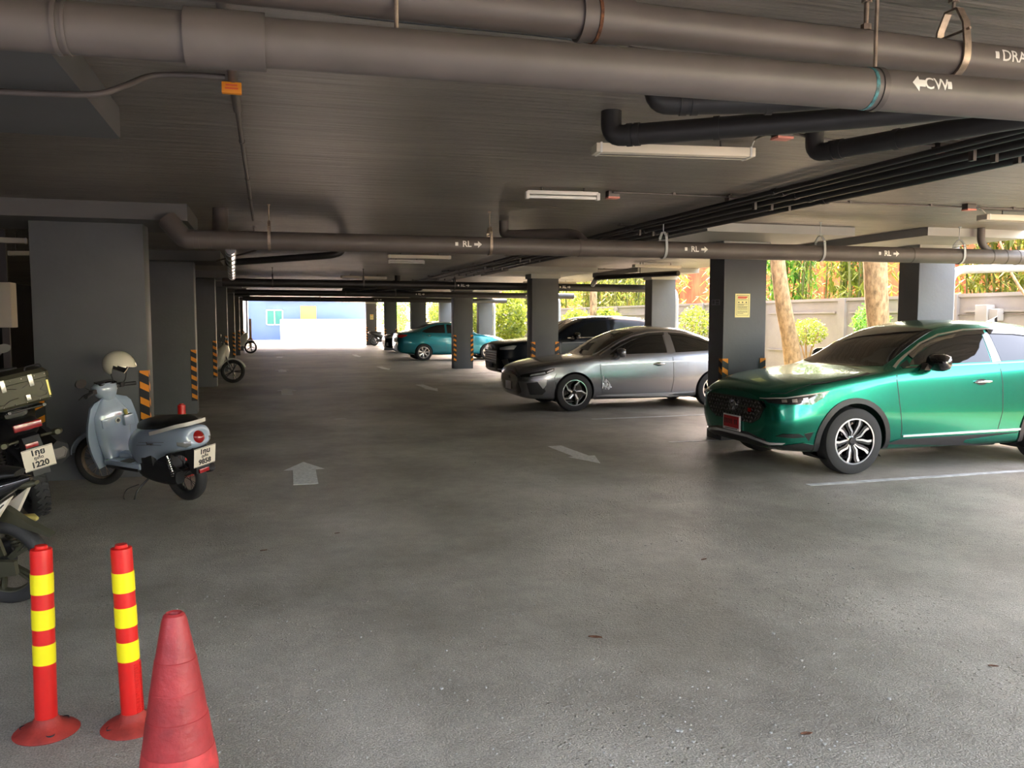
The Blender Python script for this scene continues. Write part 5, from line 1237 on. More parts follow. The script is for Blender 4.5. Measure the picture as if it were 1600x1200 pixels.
for s in (-1, 1):
    b = NB(); tube(b, [(.02, s * .13, .32), (.0, s * .14, .66)], .014, 10)
    for i in range(10): lathe(b, [(.022, 0), (.030, .008), (.022, .016)], 14, (.01, s * .137, .40 + i * .024), 'z', False)
    obj('shock_absorber', b, 'steel_dark', av, 50)
# rack and top box
b = NB()
for s in (-1, 1): tube(b, bend([V((-.05, s * .13, .86)), V((-.30, s * .14, .93)), V((-.55, s * .12, .95))], .05, 3), .012, 8)
for x in (-.15, -.35, -.52): tube(b, [(x, -.14, .945), (x, .14, .945)], .008, 8)
obj('rack', b, 'dark_metal', av, 50)
def tbox():
    g = NB(); R = []
    for z, hx_, hy_ in ((.965, .165, .205), (.985, .18, .220), (1.135, .185, .225), (1.14, .185, .225)):
        R.append([V((-.30 + sx * (hx_ - c[0]), sy * (hy_ - c[1]), z)) for sx, sy, c in ((-1, -1, (0, .03)), (-1, -1, (.03, 0)), (1, -1, (.03, 0)), (1, -1, (0, .03)), (1, 1, (0, .03)), (1, 1, (.03, 0)), (-1, 1, (.03, 0)), (-1, 1, (0, .03)))])
    R = [[r[0], r[7], r[6], r[5], r[4], r[3], r[2], r[1]] for r in R]
    rings(g, R); tb = obj('top_box', g, 'gunmetal', av, 20)
    g = NB(); R = []
    for z, hx_, hy_ in ((1.144, .188, .230), (1.185, .188, .230), (1.215, .165, .205)):
        R.append([V((-.30 + sx * (hx_ - c[0]), sy * (hy_ - c[1]), z)) for sx, sy, c in ((-1, -1, (0, .03)), (-1, 1, (0, .03)), (-1, 1, (.03, 0)), (1, 1, (.03, 0)), (1, 1, (0, .03)), (1, -1, (0, .03)), (1, -1, (.03, 0)), (-1, -1, (.03, 0)))])
    rings(g, R); obj('lid', g, 'gunmetal', tb, 20)
    for y in (-.09, .10):
        g = NB(); bx(g, -.497, -.485, y - .016, y + .016, 1.10, 1.19, .003); obj('latch', g, 'latch', tb, 30)
    g = NB(); bx(g, -.497, -.484, -.06, -.03, 1.0, 1.045, .003); obj('latch', g, 'latch', tb, 30)
    g = NB(); prism(g, [(.188, 1.0), (.202, 1.0), (.206, 1.12), (.192, 1.12)], (-.4865, 0, 0), (0, -1, 0), (0, 0, 1), .002); obj('reflector_strip', g, 'olive_gold', tb, 0)
    g = NB()
    for y in (-.19, -.12, -.03, .05, .13, .19): lathe(g, [(.006, 0), (.004, -.004), (.0005, -.005)], 8, (-.483, y, .988), 'x', False); lathe(g, [(.006, 0), (.004, -.004), (.0005, -.005)], 8, (-.489, y, 1.17), 'x', False)
    obj('rivets', g, 'latch', tb, 40)['kind'] = 'stuff'
    for y in (-.15, .15):
        g = NB(); tube(g, bend([V((-.40, y - .06, 1.215)), V((-.40, y - .05, 1.24)), V((-.40, y + .05, 1.24)), V((-.40, y + .06, 1.215))], .01, 2), .007, 8); obj('carry_handle', g, 'dark_metal', tb, 40)
    g = NB(); z0 = 1.06
    for s in (-1, 1):
        pts = [(s * .02, 1.10), (s * .06, 1.115), (s * .16, 1.12), (s * .17, 1.09), (s * .14, 1.06), (s * .18, 1.03), (s * .17, 1.01), (s * .12, 1.005), (s * .08, 1.03), (s * .02, 1.035)]
        tube(g, [V((-.4865, a, c)) for a, c in pts], .0025, 5)
    obj('embossing', g, 'steel_dark', tb, 40)
tbox()
# ---------------------------------------------------------------- second motorcycle at the lower left edge
bk = thing('motorcycle', 'black motorcycle with a white tail graphic at the lower left edge beside the bollards', 'motorcycle', (G(20, 940).x, G(20, 940).y, 0), 0); bk.rotation_euler = (math.radians(-9), 0, math.radians(160))
tyre_wheel(bk, (0, 0, .25), .25, .045, 0, 0, 'gunmetal', False, 5); tyre_wheel(bk, (1.2, 0, .25), .25, .04, .2, 0, 'gunmetal', False, 5)
b = NB(); blob(b, sm_secs([(-.22, 0, .745, .015, .012), (-.14, 0, .72, .06, .035), (.02, 0, .66, .10, .07), (.25, 0, .56, .12, .10), (.5, 0, .47, .12, .11), (.6, 0, .42, .10, .08)], 4), 24, 2.6); tl_ = obj('tail_fairing', b, 'gloss_black', bk, 45)
b = NB(); blob(b, sm_secs([(-.16, 0, .775, .05, .015), (0, 0, .765, .10, .03), (.25, 0, .72, .12, .045), (.45, 0, .69, .10, .04), (.6, 0, .70, .06, .03)], 4), 20, 2.6); obj('seat', b, 'seat_vinyl', bk, 50)
for s in (1, -1):
    yy = lambda x: s * (.05 + .10 * min(1, max(0, (x + .2) / .35)) ** .6)
    b = NB(); P = [(-.15, .665), (.09, .50), (.27, .38), (.27, .25), (.09, .375), (.0, .445)]
    a = [b.verts.new((x, yy(x) + s * .015, z)) for x, z in P]; b.faces.new(a)
    g = bmesh.ops.extrude_face_region(b, geom=b.faces[:]); bmesh.ops.translate(b, vec=(0, -s * .035, 0), verts=[q for q in g['geom'] if isinstance(q, bmesh.types.BMVert)])
    gp = obj('graphic', b, 'plate_white', tl_, 0)
    b = NB()
    for (x0, z0, x1, z1) in ((-.12, .63, .26, .272), (-.04, .60, .0, .53), (.02, .56, .06, .48), (.02, .56, -.02, .56), (.12, .49, .16, .41)): tube(b, [(x0, yy(x0) + s * .017, z0), (x1, yy(x1) + s * .017, z1)], .003, 6)
    obj('graphic_line', b, 'ink', gp, 0)
    if s > 0: put_text('lettering', 'Double Disc', .040, 'ink', gp, (.12, yy(.12) + .018, .415), (-.80, 0, .60), (.60, 0, .80), extrude=.001, squeeze=.8)
b = NB(); prism(b, [(-.06, .575), (.06, .56), (.0, .50), (-.12, .465), (-.29, .405), (-.30, .42), (-.16, .50)], (0, .022, 0), (1, 0, 0), (0, 0, 1), .044); obj('rear_mudguard', b, 'gunmetal', bk, 30)
b = NB(); blob(b, sm_secs([(-.25, 0, .72, .02, .01), (-.20, .0, .71, .035, .02), (-.14, 0, .70, .035, .02)], 3), 14); obj('tail_lamp', b, 'gunmetal', bk, 45)
for s in (1, -1):
    b = NB(); tube(b, [(.04, s * .10, .42), (.0, s * .17, .42)], .010, 8); blob(b, [(.02, s * .17, .425, .015, .015), (-.02, s * .175, .43, .032, .028), (-.07, s * .175, .435, .03, .025), (-.10, s * .17, .435, .012, .01)], 16); obj('turn_signal', b, 'olive_gold', bk, 50)
    b = NB(); tube(b, [(.0, s * .115, .25), (.09, s * .10, .52)], .012, 10)
    for i in range(10):
        t = i / 10; lathe(b, [(.024, 0), (.031, .008), (.024, .016)], 16, (.012 + .07 * t, s * .113, .29 + .19 * t), 'z', False)
    obj('shock_absorber', b, 'gunmetal', bk, 50)
b = NB(); prism(b, [(-.13, .22), (-.13, .30), (.10, .30), (.50, .34), (.55, .24), (.2, .17)], (0, .085, 0), (1, 0, 0), (0, 0, 1), -.03); obj('swingarm', b, 'gunmetal', bk, 30)
b = NB(); blob(b, sm_secs([(.35, 0, .33, .10, .10), (.5, 0, .31, .13, .12), (.7, 0, .32, .12, .11), (.8, 0, .36, .07, .07)], 3), 18, 3); obj('engine_case', b, 'dark_metal', bk, 50)
b = NB(); tube(b, bend([V((.25, .10, .26)), V((.16, .20, .26)), V((.10, .24, .30))], .03, 3), .012, 10); box(b, (.07, .24, .31), (.025, .05, .05), Matrix.Rotation(.5, 4, 'Y'), .006); obj('footpeg', b, 'black_plastic', bk, 50)
b = NB(); blob(b, sm_secs([(.02, -.12, .30, .04, .04), (.06, -.12, .29, .05, .05), (.15, -.12, .26, .05, .05), (.4, -.10, .20, .025, .025)], 3), 18); obj('muffler', b, 'dark_metal', bk, 50)
b = NB(); blob(b, sm_secs([(.75, 0, .42, .10, .15), (.9, 0, .56, .13, .2), (1.0, 0, .75, .12, .14), (1.05, 0, .9, .06, .05)], 4), 20, 3); obj('front_fairing', b, 'gloss_black', bk, 45)
b = NB()
for s in (-1, 1): tube(b, [(1.2, s * .08, .25), (1.02, s * .08, .75)], .018, 12)
obj('front_fork', b, 'dark_metal', bk, 50); fender(bk, (1.2, 0, .25), .27, .06, math.radians(20), math.radians(150), 'gloss_black', .2)
grip_set(bk, .95, .94, 0, .33)

# ---------------------------------------------------------------- small far motorcycles
def far_moto(label, loc, rz, m, m2='black_plastic', lean=-8):
    t = thing('motorcycle', label, 'motorcycle', loc, 0); t.rotation_euler = (math.radians(lean), 0, rz)
    tyre_wheel(t, (0, 0, .29), .29, .055, 0, 0, 'dark_metal', False, 5); tyre_wheel(t, (1.25, 0, .29), .29, .05, .2, 0, 'dark_metal', False, 5)
    b = NB(); blob(b, sm_secs([(-.32, 0, .82, .05, .04), (-.1, 0, .74, .14, .09), (.2, 0, .66, .16, .13), (.5, 0, .52, .14, .14)], 4), 18, 2.6); obj('rear_bodywork', b, m, t, 45)
    b = NB(); blob(b, sm_secs([(-.24, 0, .84, .08, .03), (.1, 0, .82, .13, .05), (.5, 0, .76, .08, .05)], 4), 16); obj('seat', b, 'seat_vinyl', t, 50)
    b = NB(); blob(b, sm_secs([(.6, 0, .40, .12, .12), (.85, 0, .55, .16, .2), (1.0, 0, .8, .14, .14), (1.06, 0, .95, .06, .05)], 4), 18, 3); obj('front_fairing', b, m, t, 45)
    b = NB(); blob(b, sm_secs([(.1, 0, .33, .10, .09), (.5, 0, .32, .12, .12), (.7, 0, .36, .08, .1)], 3), 14, 3); obj('engine_case', b, m2, t, 45)
    b = NB()
    for s in (-1, 1): tube(b, [(1.25, s * .08, .29), (1.0, s * .07, .85)], .018, 10)
    obj('front_fork', b, 'alloy', t, 50); fender(t, (1.25, 0, .29), .31, .07, math.radians(20), math.radians(150), m, .2); grip_set(t, .98, .98, .2, .33)
    b = NB(); box(b, (-.33, 0, .80), (.03, .12, .05), None, .01); obj('tail_lamp', b, 'red_lamp', t, 30)
    return t
far_moto('pale grey motorcycle parked against the third left column', (-2.05, 22.3, 0), math.radians(-20) , 'scooter_white')
far_moto('pale motorcycle deep in the left row near the bright end', (-2.0, 40.6, 0), math.radians(-14), 'scooter_white')
far_moto('dark motorcycle with a red tail in the sunlight beside the farthest middle column', (6.05, 49.6, 0), math.radians(15), 'dark_metal')
# ================================================================== BOLLARDS, CONE, FLOOR BITS
def bollard(loc, label, rz, hit=0, lean=(0, 0)):
    t = thing('bollard', label, 'bollard', loc, 0, 'red bollards with yellow bands'); t.rotation_euler = (lean[0], lean[1], rz)
    H, r = .73, .040
    b = NB(); lathe(b, [(r * 1.02, .03), (r, .06), (r * .97, H - .02), (r * .94, H - .008), (r * .80, H - .006), (r * .6, H - .006), (.022, H - .004), (.022, H + .006), (.001, H + .007)], 40); obj('post', b, 'red_plastic', t, 40)
    b = NB(); lathe(b, [(.115, 0), (.118, .004), (.110, .012), (.075, .026), (.050, .040), (r * 1.03, .062), (r * 1.0, .062)], 44, caps=False)
    obj('base', b, 'orange_dirty', t, 40)
    for k in range(3):
        z1 = H - .100 - k * .138; b = NB(); lathe(b, [(r * 1.0, z1 - .078), (r * 1.015, z1 - .078), (r * 1.015, z1), (r * .985, z1)], 40, caps=False); lab(obj('reflective_band', b, 'yellow_tape', t, 40), 'bright yellow reflective band')
    for k in range(3):
        a = 2 * PI * k / 3 + .6; b = NB(); lathe(b, [(.016, .020), (.0165, .012), (.010, .015), (.001, .015)], 16, (0.082 * math.cos(a), .082 * math.sin(a), .003), caps=False); obj('bolt_hole', b, 'black_plastic', t, 40)
    if hit:
        b = NB()
        for i in range(26): z = .065 + i * .0078; box(b, (math.cos(-.9) * r * 1.0, math.sin(-.9) * r * 1.0, z), (.006, .022, .003), Matrix.Rotation(-.9, 4, 'Z'))
        for i in range(26): z = .065 + i * .0078; box(b, (math.cos(-1.7) * r * 1.0, math.sin(-1.7) * r * 1.0, z), (.006, .014, .0025), Matrix.Rotation(-1.7, 4, 'Z'))
        obj('moulded_ribs', b, 'red_plastic', t, 0)['kind'] = 'stuff'
    return t
g = G(73, 1143); bollard((g.x, g.y, 0), 'red bollard with three yellow bands at the lower left, the one on the left', .3, 0, (.0, +.012))
g = G(208, 1134); bollard((g.x, g.y, 0), 'red bollard with three yellow bands standing just behind the traffic cone', .9, 1, (0, -.035))
g = G(287, 742); bollard((g.x, g.y, 0), 'red bollard with yellow bands mostly hidden behind the scooter seat', .2)
g = G(275, 1195) ; c = thing('traffic_cone', 'faded red traffic cone in front of the bollards at the lower left', 'traffic cone', (G(283, 1300).x, G(283, 1300).y, 0))
prof = [(.150, .03), (.146, .05), (.128, .20), (.1285, .201), (.118, .29), (.0975, .45), (.0955, .452), (.083, .55), (.0815, .552), (.066, .66), (.064, .662), (.040, .80), (.034, .82), (.026, .828), (.020, .822), (.015, .79)]
b = NB(); lathe(b, [(r * .93, z * .85) for r, z in prof], 48, caps=False); obj('cone_body', b, 'cone_red', c, 25)
b = NB(); R = []
for z, h_ in ((0, .20), (.02, .20), (.032, .185)):
    R.append([V((math.copysign(abs(math.cos(t)) ** .25, math.cos(t)) * h_ * .95, math.copysign(abs(math.sin(t)) ** .25, math.sin(t)) * h_ * .95, z)) for t in [2 * PI * i / 40 for i in range(40)]])
rings(b, R); obj('base', b, 'cone_red', c, 40)
b = NB(); lathe(b, [(.1005 * .865 + .013, .287 * .93 - .09), (.101, .18), (.0945 * 1.0, .27), (.0935, .27)], 48, caps=False)
b.free()
b = NB(); zz = [(.30, .0988), (.40, .0885)]; lathe(b, [(r_, z_ * .85) for z_, r_ in ((.24, .1240 * .93), (.2401, .1262 * .93), (.33, .1143 * .93), (.3301, .1120 * .93))], 48, caps=False); lab(obj('faded_band', b, 'cone_pale', c, 40), 'rougher faded band round the cone')
# thin wire loop beside the left bollard
b = NB(); g = G(90, 878, .02); tube(b, [g + V((.012 * math.cos(t), .012 * math.sin(t) * 2.4, .0)) for t in [2 * PI * i / 16 for i in range(17)]], .0012, 6, False); tag(obj('wire_ring', b, 'latch', None, 60), 'thin wire ring on the floor beyond the left bollard', 'ring')
# dry leaves and grit
random.seed(21)
def leaf(px, py, s, label, a):
    g = G(px, py); b = NB(); R = []
    for i in range(7):
        t = i / 6; w_ = math.sin(PI * min(.999, t + .02)) ** .8 * s * .22 + .0004; R.append([V((s * (t - .5), w_ * q, .004 + .010 * abs(q) * s * 6 + .010 * s * 6 * (t - .5) ** 2)) for q in (-1, 0, 1)])
    rings(b, R, closed=False, cap0=False, cap1=False)
    gg = bmesh.ops.extrude_face_region(b, geom=b.faces[:]); bmesh.ops.translate(b, vec=(0, 0, -.001), verts=[q for q in gg['geom'] if isinstance(q, bmesh.types.BMVert)])
    bmesh.ops.rotate(b, matrix=Matrix.Rotation(a, 3, 'Z'), verts=b.verts); bmesh.ops.translate(b, vec=(g.x, g.y, 0), verts=b.verts)
    tag(obj('dry_leaf', b, 'rust', None, 60), label, 'leaf', 'dry leaves on the floor')
leaf(1552, 1042, .045, 'small dry leaf on the floor at the right edge below the green car', -.5)
leaf(1260, 1148, .05, 'thin dry leaf near the bottom right of the floor', -.1)
leaf(412, 861, .05, 'small dark dry leaf beyond the bollards', .2)
leaf(527, 834, .04, 'tiny dark dry leaf in the lane below the nearest arrow', .1)
leaf(1100, 875, .05, 'dry leaf lying in the open floor below the big arrow', .3)
leaf(930, 997, .07, 'dark flattened leaf in the middle of the foreground floor', -.5)
b = NB()
for i in range(1700):
    d = random.random() ** 1.3; y = 2.3 + d * 7; x = random.uniform(-.6, .75) * (y * .62 + .6) + y * .28
    if noise.noise(V((x * .8, y * .8, 0))) < -.05 and random.random() < .8: continue
    if x < -1.2 and y > 4: continue
    s = random.uniform(.0018, .0055) * (1 if random.random() < .93 else 1.9)
    vs = bmesh.ops.create_icosphere(b, subdivisions=1, radius=s)['verts'] if s > .0062 else bmesh.ops.create_cube(b, size=s * 1.5, matrix=Matrix.Rotation(random.random() * 3, 4, 'Z') @ Matrix.Rotation(.5, 4, 'X'))['verts']
    bmesh.ops.scale(b, vec=(1, 1, .55), verts=vs); bmesh.ops.translate(b, vec=(x, y, s * .35), verts=vs)
gr = tag(obj('grit', b, mat('grit', (.36, .35, .32), .9), None, 40), 'loose grit and sand grains scattered over the concrete floor', 'grit', kind='stuff')
# ================================================================== OUTSIDE
def foliage(bm, c, rad, n, s, seed, shape='ball', droop=0.0, narrow=.35):
    random.seed(seed); c = V(c)
    for _ in range(n):
        while True:
            p = V((random.uniform(-1, 1), random.uniform(-1, 1), random.uniform(-1, 1)))
            if p.length < 1 and p.length > random.random() * .75: break
        q = c + V((p.x * rad[0], p.y * rad[1], p.z * rad[2])); k = s * random.uniform(.6, 1.3)
        d = V((random.gauss(0, 1), random.gauss(0, 1), random.gauss(0, .7) - droop)).normalized(); u, v, _ = frame(d)
        u = (u * math.cos(random.random() * 6) + v * math.sin(random.random() * 6))
        A = [bm.verts.new(x) for x in (q, q + d * k * .5 + u * k * narrow * .5, q + d * k, q + d * k * .5 - u * k * narrow * .5)]; bm.faces.new(A)
def tree_trunk(name, label, pts, rs, cat='tree', crown=None, leaf='leaf_green', n=900, s=.10, group=None, branches=()):
    t = thing(name, label, cat, (pts[0][0], pts[0][1], -.02), group=group)
    b = NB(); P = smooth_path(pts, 6); rr = [rs[0] + (rs[-1] - rs[0]) * i / (len(P) - 1) for i in range(len(P))]; tube(b, P, rr, 16)
    for br in branches: tube(b, smooth_path(br, 4), [rs[-1] * .7 * (1 - .6 * i / (4 * (len(br) - 1))) for i in range(4 * (len(br) - 1) + 1)], 10)
    for v_ in b.verts:
        k = noise.noise(v_.co * 5) * .02; v_.co += V((k, k * .5, 0))
    obj('trunk', b, 'bark', t, 60, world=True)
    if crown:
        b = NB()
        for i, (c, rad) in enumerate(crown): foliage(b, c, rad, n, s, 50 + i + int(pts[0][1] * 7))
        obj('crown', b, leaf, t, 0, world=True)
    return t
def bt(px, Y, z, X=None):
    p = AY(px, 500, Y); return (p.x, Y, z)
# trunks in the planting strip
tree_trunk('tree', 'leaning pale tree trunk right of the notice column', [(10.75, 15.2, -.05), (10.62, 15.25, 1.0), (10.38, 15.3, 2.2), (10.30, 15.4, 3.4), (10.5, 15.6, 5)], [.19, .13], crown=[((11.0, 15.6, 6.2), (1.5, 2.0, 1.4))], n=1500, s=.16)
tree_trunk('tree', 'thick sunlit tree trunk left of the bright outer column', [(10.55, 12.35, -.05), (10.46, 12.4, 1.2), (10.30, 12.35, 2.2), (10.25, 12.3, 3.2), (10.6, 12.2, 5)], [.17, .22], crown=[((11.1, 11.7, 6.4), (1.5, 1.6, 1.4))], n=1500, s=.16)
tree_trunk('tree', 'slim reddish palm-like trunk seen beyond the black car', [(10.7, 26.5, -.05), (10.65, 26.5, 2), (10.7, 26.6, 4.5)], [.13, .11], crown=[((10.9, 26.6, 5.2), (1.4, 1.6, 1.0))], n=800, s=.2)
tree_trunk('tree', 'thin forked tree behind the downpipe at the right edge', [(11.0, 9.7, -.05), (10.95, 9.7, 1.5), (11.05, 9.6, 3.0), (11.2, 9.5, 4.4)], [.05, .04], crown=[((11.0, 9.3, 4.3), (1.0, 1.2, .9))], n=500, s=.12, branches=[[(10.97, 9.7, 1.7), (11.1, 10.3, 2.3), (11.2, 10.8, 3.2)]])
tree_trunk('tree', 'street-side tree behind the viewer seen reflected in the car windows', [(14.5, -5, -.05), (14.4, -5.1, 2), (14.6, -5, 4)], [.16, .12], crown=[((14.4, -5, 4.6), (2.4, 2.2, 1.6))], leaf='leaf_bright', n=1600, s=.2)
for i, (x, y) in enumerate(((8.5, -13), (13, -12), (18, -12.5))):
    tree_trunk('tree', ('leafy tree behind the viewer, left one reflected in the green car', 'leafy tree behind the viewer, middle one reflected in the green car', 'leafy tree behind the viewer, right one reflected in the green car')[i], [(x, y, -.05), (x, y, 1.5), (x + .1, y, 3.5)], [.18, .12], crown=[((x, y, 3.6), (2.2, 1.6, 2.2))], leaf='leaf_green', n=2200, s=.3, group='trees behind the viewer')
# clipped small shrubs
def shrub(label, c, zc_, rad, n, s, leaf, stem=True, seed=1, group='shrubs along the boundary wall'):
    t = thing('shrub', label, 'shrub', (c[0], c[1], -.02), group=group)
    b = NB()
    for k in range(5):
        a = k * 1.3; tube(b, smooth_path([(c[0] + .02 * math.cos(a), c[1] + .02 * math.sin(a), -.03), (c[0] + .06 * math.cos(a), c[1] + .06 * math.sin(a), zc_ * .6), (c[0] + rad[0] * .6 * math.cos(a), c[1] + rad[1] * .6 * math.sin(a), zc_ + .1 * (k % 2))], 4), .012, 6)
    obj('stem', b, 'bark', t, 50, world=True)
    b = NB(); foliage(b, (c[0], c[1], zc_), rad, n, s, seed, narrow=.55); obj('foliage', b, leaf, t, 0, world=True); return t
p = AX(1262, 520, 11.1); shrub('small round yellow-green shrub before the grey wall right of the leaning trunk', (11.1, p.y), 1.32, (.40, .42, .30), 1500, .055, 'leaf_bright', seed=3)
p = AX(1362, 492, 11.2); shrub('bright green bush at the foot of the thick trunk', (11.2, p.y), 1.50, (.35, .38, .42), 1300, .07, 'leaf_green', seed=4)
p = AX(1085, 500, 11.1); shrub('light green shrub left of the notice column behind the grey sedan', (11.1, p.y), 1.45, (.4, .6, .5), 1200, .08, 'leaf_bright', seed=5)
for i, px in enumerate((905, 950)):
    p = AX(px, 500, 11.1); shrub(('green shrub before the wall above the black car roof', 'smaller green shrub before the wall above the black car roof')[i], (11.0, p.y), 1.5, (.45, 1.0, .45), 1600, .12, 'leaf_bright', seed=6 + i)
for i, (px, z_, r_) in enumerate(((800, 1.5, (.7, 2.6, 1.5)), (748, 1.4, (.6, 2.5, 1.5)), (722, 1.5, (.6, 2.4, 1.6)), (685, 1.4, (.6, 2.6, 1.4)), (625, 1.4, (.6, 3, 1.4)))):
    p = AX(px, 500, 10.85); shrub(('large bright bush beside the teal sedan bonnet, before the black car', 'bright bush seen past the outer column at the teal sedan', 'bright bush seen just right of the striped column', 'bright bush seen over the teal sedan roof', 'bright bush seen over the tail of the teal sedan')[i], (10.75, p.y), z_, (r_[0] * .8, min(2.0, r_[1]), r_[2]), 2600, .20, 'leaf_bright', seed=10 + i)
# terracotta wall and bamboo beyond the boundary wall
b = NB(); bx(b, 17.0, 17.3, 2, 70, -.3, 3.7); struct('wall_beyond', b, 'terracotta')
random.seed(9)
def bamboo(c, n, label, seed, lean=.3):
    random.seed(seed); t = thing('bamboo_clump', label, 'bamboo', (c[0], c[1], -.02), group='bamboo beyond the boundary wall')
    b = NB(); f = NB()
    for i in range(n):
        x, y = c[0] + random.gauss(0, .35), c[1] + random.gauss(0, .7); dx, dy = random.gauss(0, lean), random.gauss(0, lean)
        h = random.uniform(4, 6); P = [V((x + dx * q * q, y + dy * q * q, h * q - .05)) for q in [j / 6 for j in range(7)]]; tube(b, P, random.uniform(.014, .028), 6)
        for j in range(34):
            q = random.uniform(.32, 1); o = V((x + dx * q * q, y + dy * q * q, h * q)) + V((random.gauss(0, .22), random.gauss(0, .22), random.gauss(0, .15)))
            for _ in range(6):
                d = V((random.gauss(0, 1), random.gauss(0, 1), random.gauss(-.4, .6))).normalized(); u, v, _x = frame(d); k = random.uniform(.20, .36)
                A = [f.verts.new(z_) for z_ in (o, o + d * k * .4 + u * k * .10, o + d * k, o + d * k * .4 - u * k * .10)]; f.faces.new(A)
    [setattr(v_.co, 'x', max(v_.co.x, 12.15)) for q_ in (b, f) for v_ in q_.verts]; obj('canes', b, 'bamboo', t, 50, world=True)['kind'] = 'stuff'; obj('foliage', f, random.choice(['leaf_bamboo', 'leaf_bamboo', 'leaf_green']) if seed % 3 else 'leaf_bright', t, 0, world=True)
names = ['at the right edge behind the downpipe', 'right of the bright outer column', 'behind the thick trunk', 'above the bright green bush', 'above the small round shrub', 'right of the leaning trunk', 'behind the leaning trunk', 'just left of the notice column', 'behind the grey sedan downpipe', 'behind the pale column over the grey sedan', 'over the roof of the black car', 'left of the reddish trunk', 'far along behind the black car column', 'far beyond the teal sedan bonnet']
for i, nm in enumerate(names):
    y = 8.5 + i * 2.1 + (i ** 1.6) * .35
    bamboo((13.4 + (i % 3) * .5, y), 20, 'bamboo clump beyond the grey wall, ' + nm, 30 + i)
# tall soft trees far outside
for i, (x, y, z_, r_) in enumerate(((15.1, 37, 3.2, (1.5, 2.6, 2.4)), (14.9, 44, 3.0, (1.6, 4, 2.4)), (14.5, 53, 3.0, (2, 4, 2.6)), (9.9, 66, 2.4, (2.0, 1.4, 2.2)), (13.5, 62, 2.6, (3, 2.5, 2.4)), (20, 22, 5, (2.5, 6, 2.2)))):
    tree_trunk('tree', ('yellow-green tree beyond the wall behind the black car', 'yellow-green tree beyond the wall behind the teal sedan', 'yellow-green tree beyond the wall near the far end', 'pale green tree at the far end beside the blue building', 'leafy tree at the far right corner beyond the hall', 'big tree far behind the bamboo')[i],
               [(x, y, -.05), (x, y, 1.2), (x + .1, y, z_)], [.14, .1], crown=[((x, y, z_ + .3), r_)], leaf='leaf_bright' if i != 3 else 'leaf_green', n=2600, s=.26, group='trees outside')
# orange shrubby poles behind the wall
for i, (y, x) in enumerate(((13.6, 15.2), (15.8, 15.6), (17.2, 15.1), (20.5, 15.4), (24, 15.3))):
    b = NB(); tube(b, [(x, y, -.1), (x + .05, y + .05, 2), (x, y + .1, 4.2)], .07, 10); tag(obj('timber_post', b, 'terracotta', None, 50), 'rust-red post standing among the bamboo ' + ('nearest the thick trunk', 'above the small round shrub', 'right of the leaning trunk', 'behind the grey sedan roof', 'above the black car')[i], 'post', 'rust-red posts among the bamboo')
# white utility box on the wall at right
p = AX(1547, 492, 11.7); t = thing('utility_box', 'white utility box on the grey boundary wall above the green car roof', 'utility box', (11.7, p.y, 1.3))
b = NB(); bx(b, 11.60, 11.78, p.y - .02, p.y + .22, p.z - .12, p.z + .17, .01); obj('body', b, 'white_wall', t, 30, world=True)
b = NB(); bx(b, 11.64, 11.78, p.y - .20, p.y - .03, p.z - .10, p.z + .10, .01); obj('meter', b, 'white_wall', t, 30, world=True)
b = NB(); tube(b, smooth_path([(11.77, p.y - 3, p.z + .04), (11.77, p.y - 1.5, p.z - .01), (11.77, p.y, p.z + .03)], 4), .008, 6); tube(b, smooth_path([(11.77, p.y, p.z + .03), (11.77, p.y + 1.5, p.z - .02), (11.77, p.y + 3.5, p.z + .03)], 4), .008, 6)
tag(obj('cable', b, 'steel_dark', None, 50), 'thin cable sagging along the boundary wall behind the green car', 'cable')
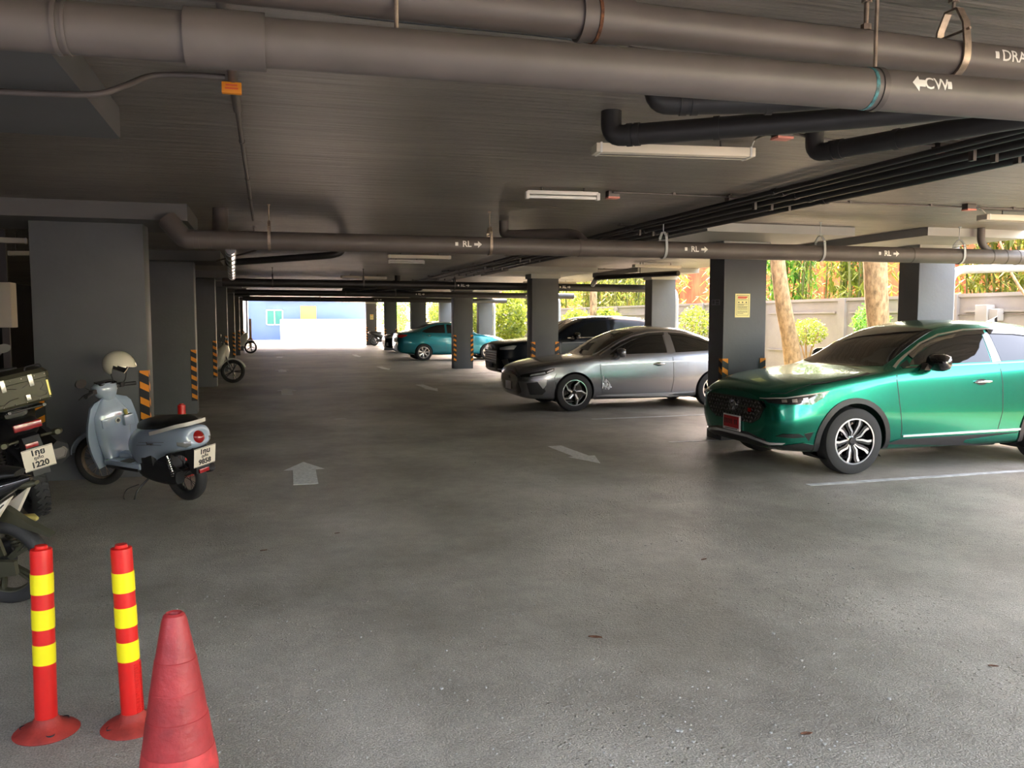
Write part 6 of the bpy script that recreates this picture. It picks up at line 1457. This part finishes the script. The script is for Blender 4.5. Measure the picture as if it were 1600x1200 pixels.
# far building beyond the bright end
YB = 66.0
fb = thing('building', 'pale blue building with its front in shade beyond the far opening', 'building', (3, YB, 0))
b = NB(); bx(b, -1.4, 7.4, YB, YB + 6, -.02, 6); obj('wall', b, 'shade_blue_wall', fb, 0, world=True)
def at(px, py, Y=YB): return AY(px, py, Y)
p0, p1 = at(416, 508), at(442, 484)
b = NB(); f_ = .07
for a in ((p0.x, p1.x, p1.z - f_, p1.z), (p0.x, p1.x, p0.z, p0.z + f_)): bx(b, a[0], a[1], YB - .06, YB + .02, a[2], a[3])
for x in (p0.x, (p0.x + p1.x) / 2 - f_ / 2, p1.x - f_): bx(b, x, x + f_, YB - .06, YB + .02, p0.z, p1.z)
wf = obj('window_frame', b, 'white_paint', fb, 0, world=True)
b = NB(); bx(b, p0.x + f_, p1.x - f_, YB - .02, YB + .02, p0.z + f_, p1.z - f_); obj('window_pane', b, 'win_green', fb, 0, world=True)
p0, p1 = at(470, 530), at(494, 478); b = NB(); bx(b, p0.x, p1.x, YB - .05, YB + .02, .0, p1.z); obj('door_panel', b, 'yellow_door', fb, 0, world=True)
b = NB(); bx(b, -.2, 7.4, YB - .6, YB, 3.0, 3.15); obj('canopy', b, 'white_paint', fb, 0, world=True)
b = NB(); bx(b, .9, 7.2, YB - 1.6, YB - 1.4, -.02, 1.55); tag(obj('low_wall', b, 'white_paint', None, 0), 'sunlit low white wall before the pale blue building', 'wall', kind='thing')
b = NB(); bx(b, -4.5, -1.45, 55, 55.25, -.02, 4.5); struct('wall_far', b, 'white_wall')
b = NB(); bx(b, -1.9, -1.55, 55, 75, -.02, 4.0); struct('wall_far_side', b, 'white_wall')
# wooden stand at the far left of the opening
g = G(392, 543); t = thing('wooden_stand', 'orange wooden stand at the far end of the left row', 'stand', (g.x, 48.4, 0))
b = NB(); bx(b, g.x - .06, g.x + .06, 48.36, 48.44, .0, 1.6); obj('post', b, 'wood', t, 0, world=True)
b = NB()
for s in (-1, 1): tube(b, [(g.x, 48.4, .62), (g.x + s * .32, 48.4, .02)], .025, 6)
tube(b, [(g.x - .32, 48.4, .1), (g.x + .32, 48.4, .1)], .02, 6); obj('foot_brace', b, 'orange_tape', t, 30, world=True)
# boxes on the dark left wall
b = NB(); p = AY(8, 480, 13.0); bx(b, -6.3, -6.0 + .0, 12.9, 13.2, 1.35, 2.05)
b.free()
q0, q1 = AY(-14, 512, 11.5), AY(16, 441, 11.5); b = NB(); bx(b, q0.x, q1.x, 11.5, 11.75, q0.z, q1.z, .01); t = tag(obj('electrical_box', b, 'cream', None, 30), 'pale box on a post in the dark bay at the left edge', 'electrical box')
b = NB(); bx(b, q0.x + .05, q0.x + .13, 11.75, 11.80, 0, CE); bx(b, q0.x + .05, q0.x + .13, 11.70, 11.80, 0, .02); tag(obj('steel_post', b, 'steel_dark', None, 0), 'dark steel post that carries the pale box at the left edge', 'post')
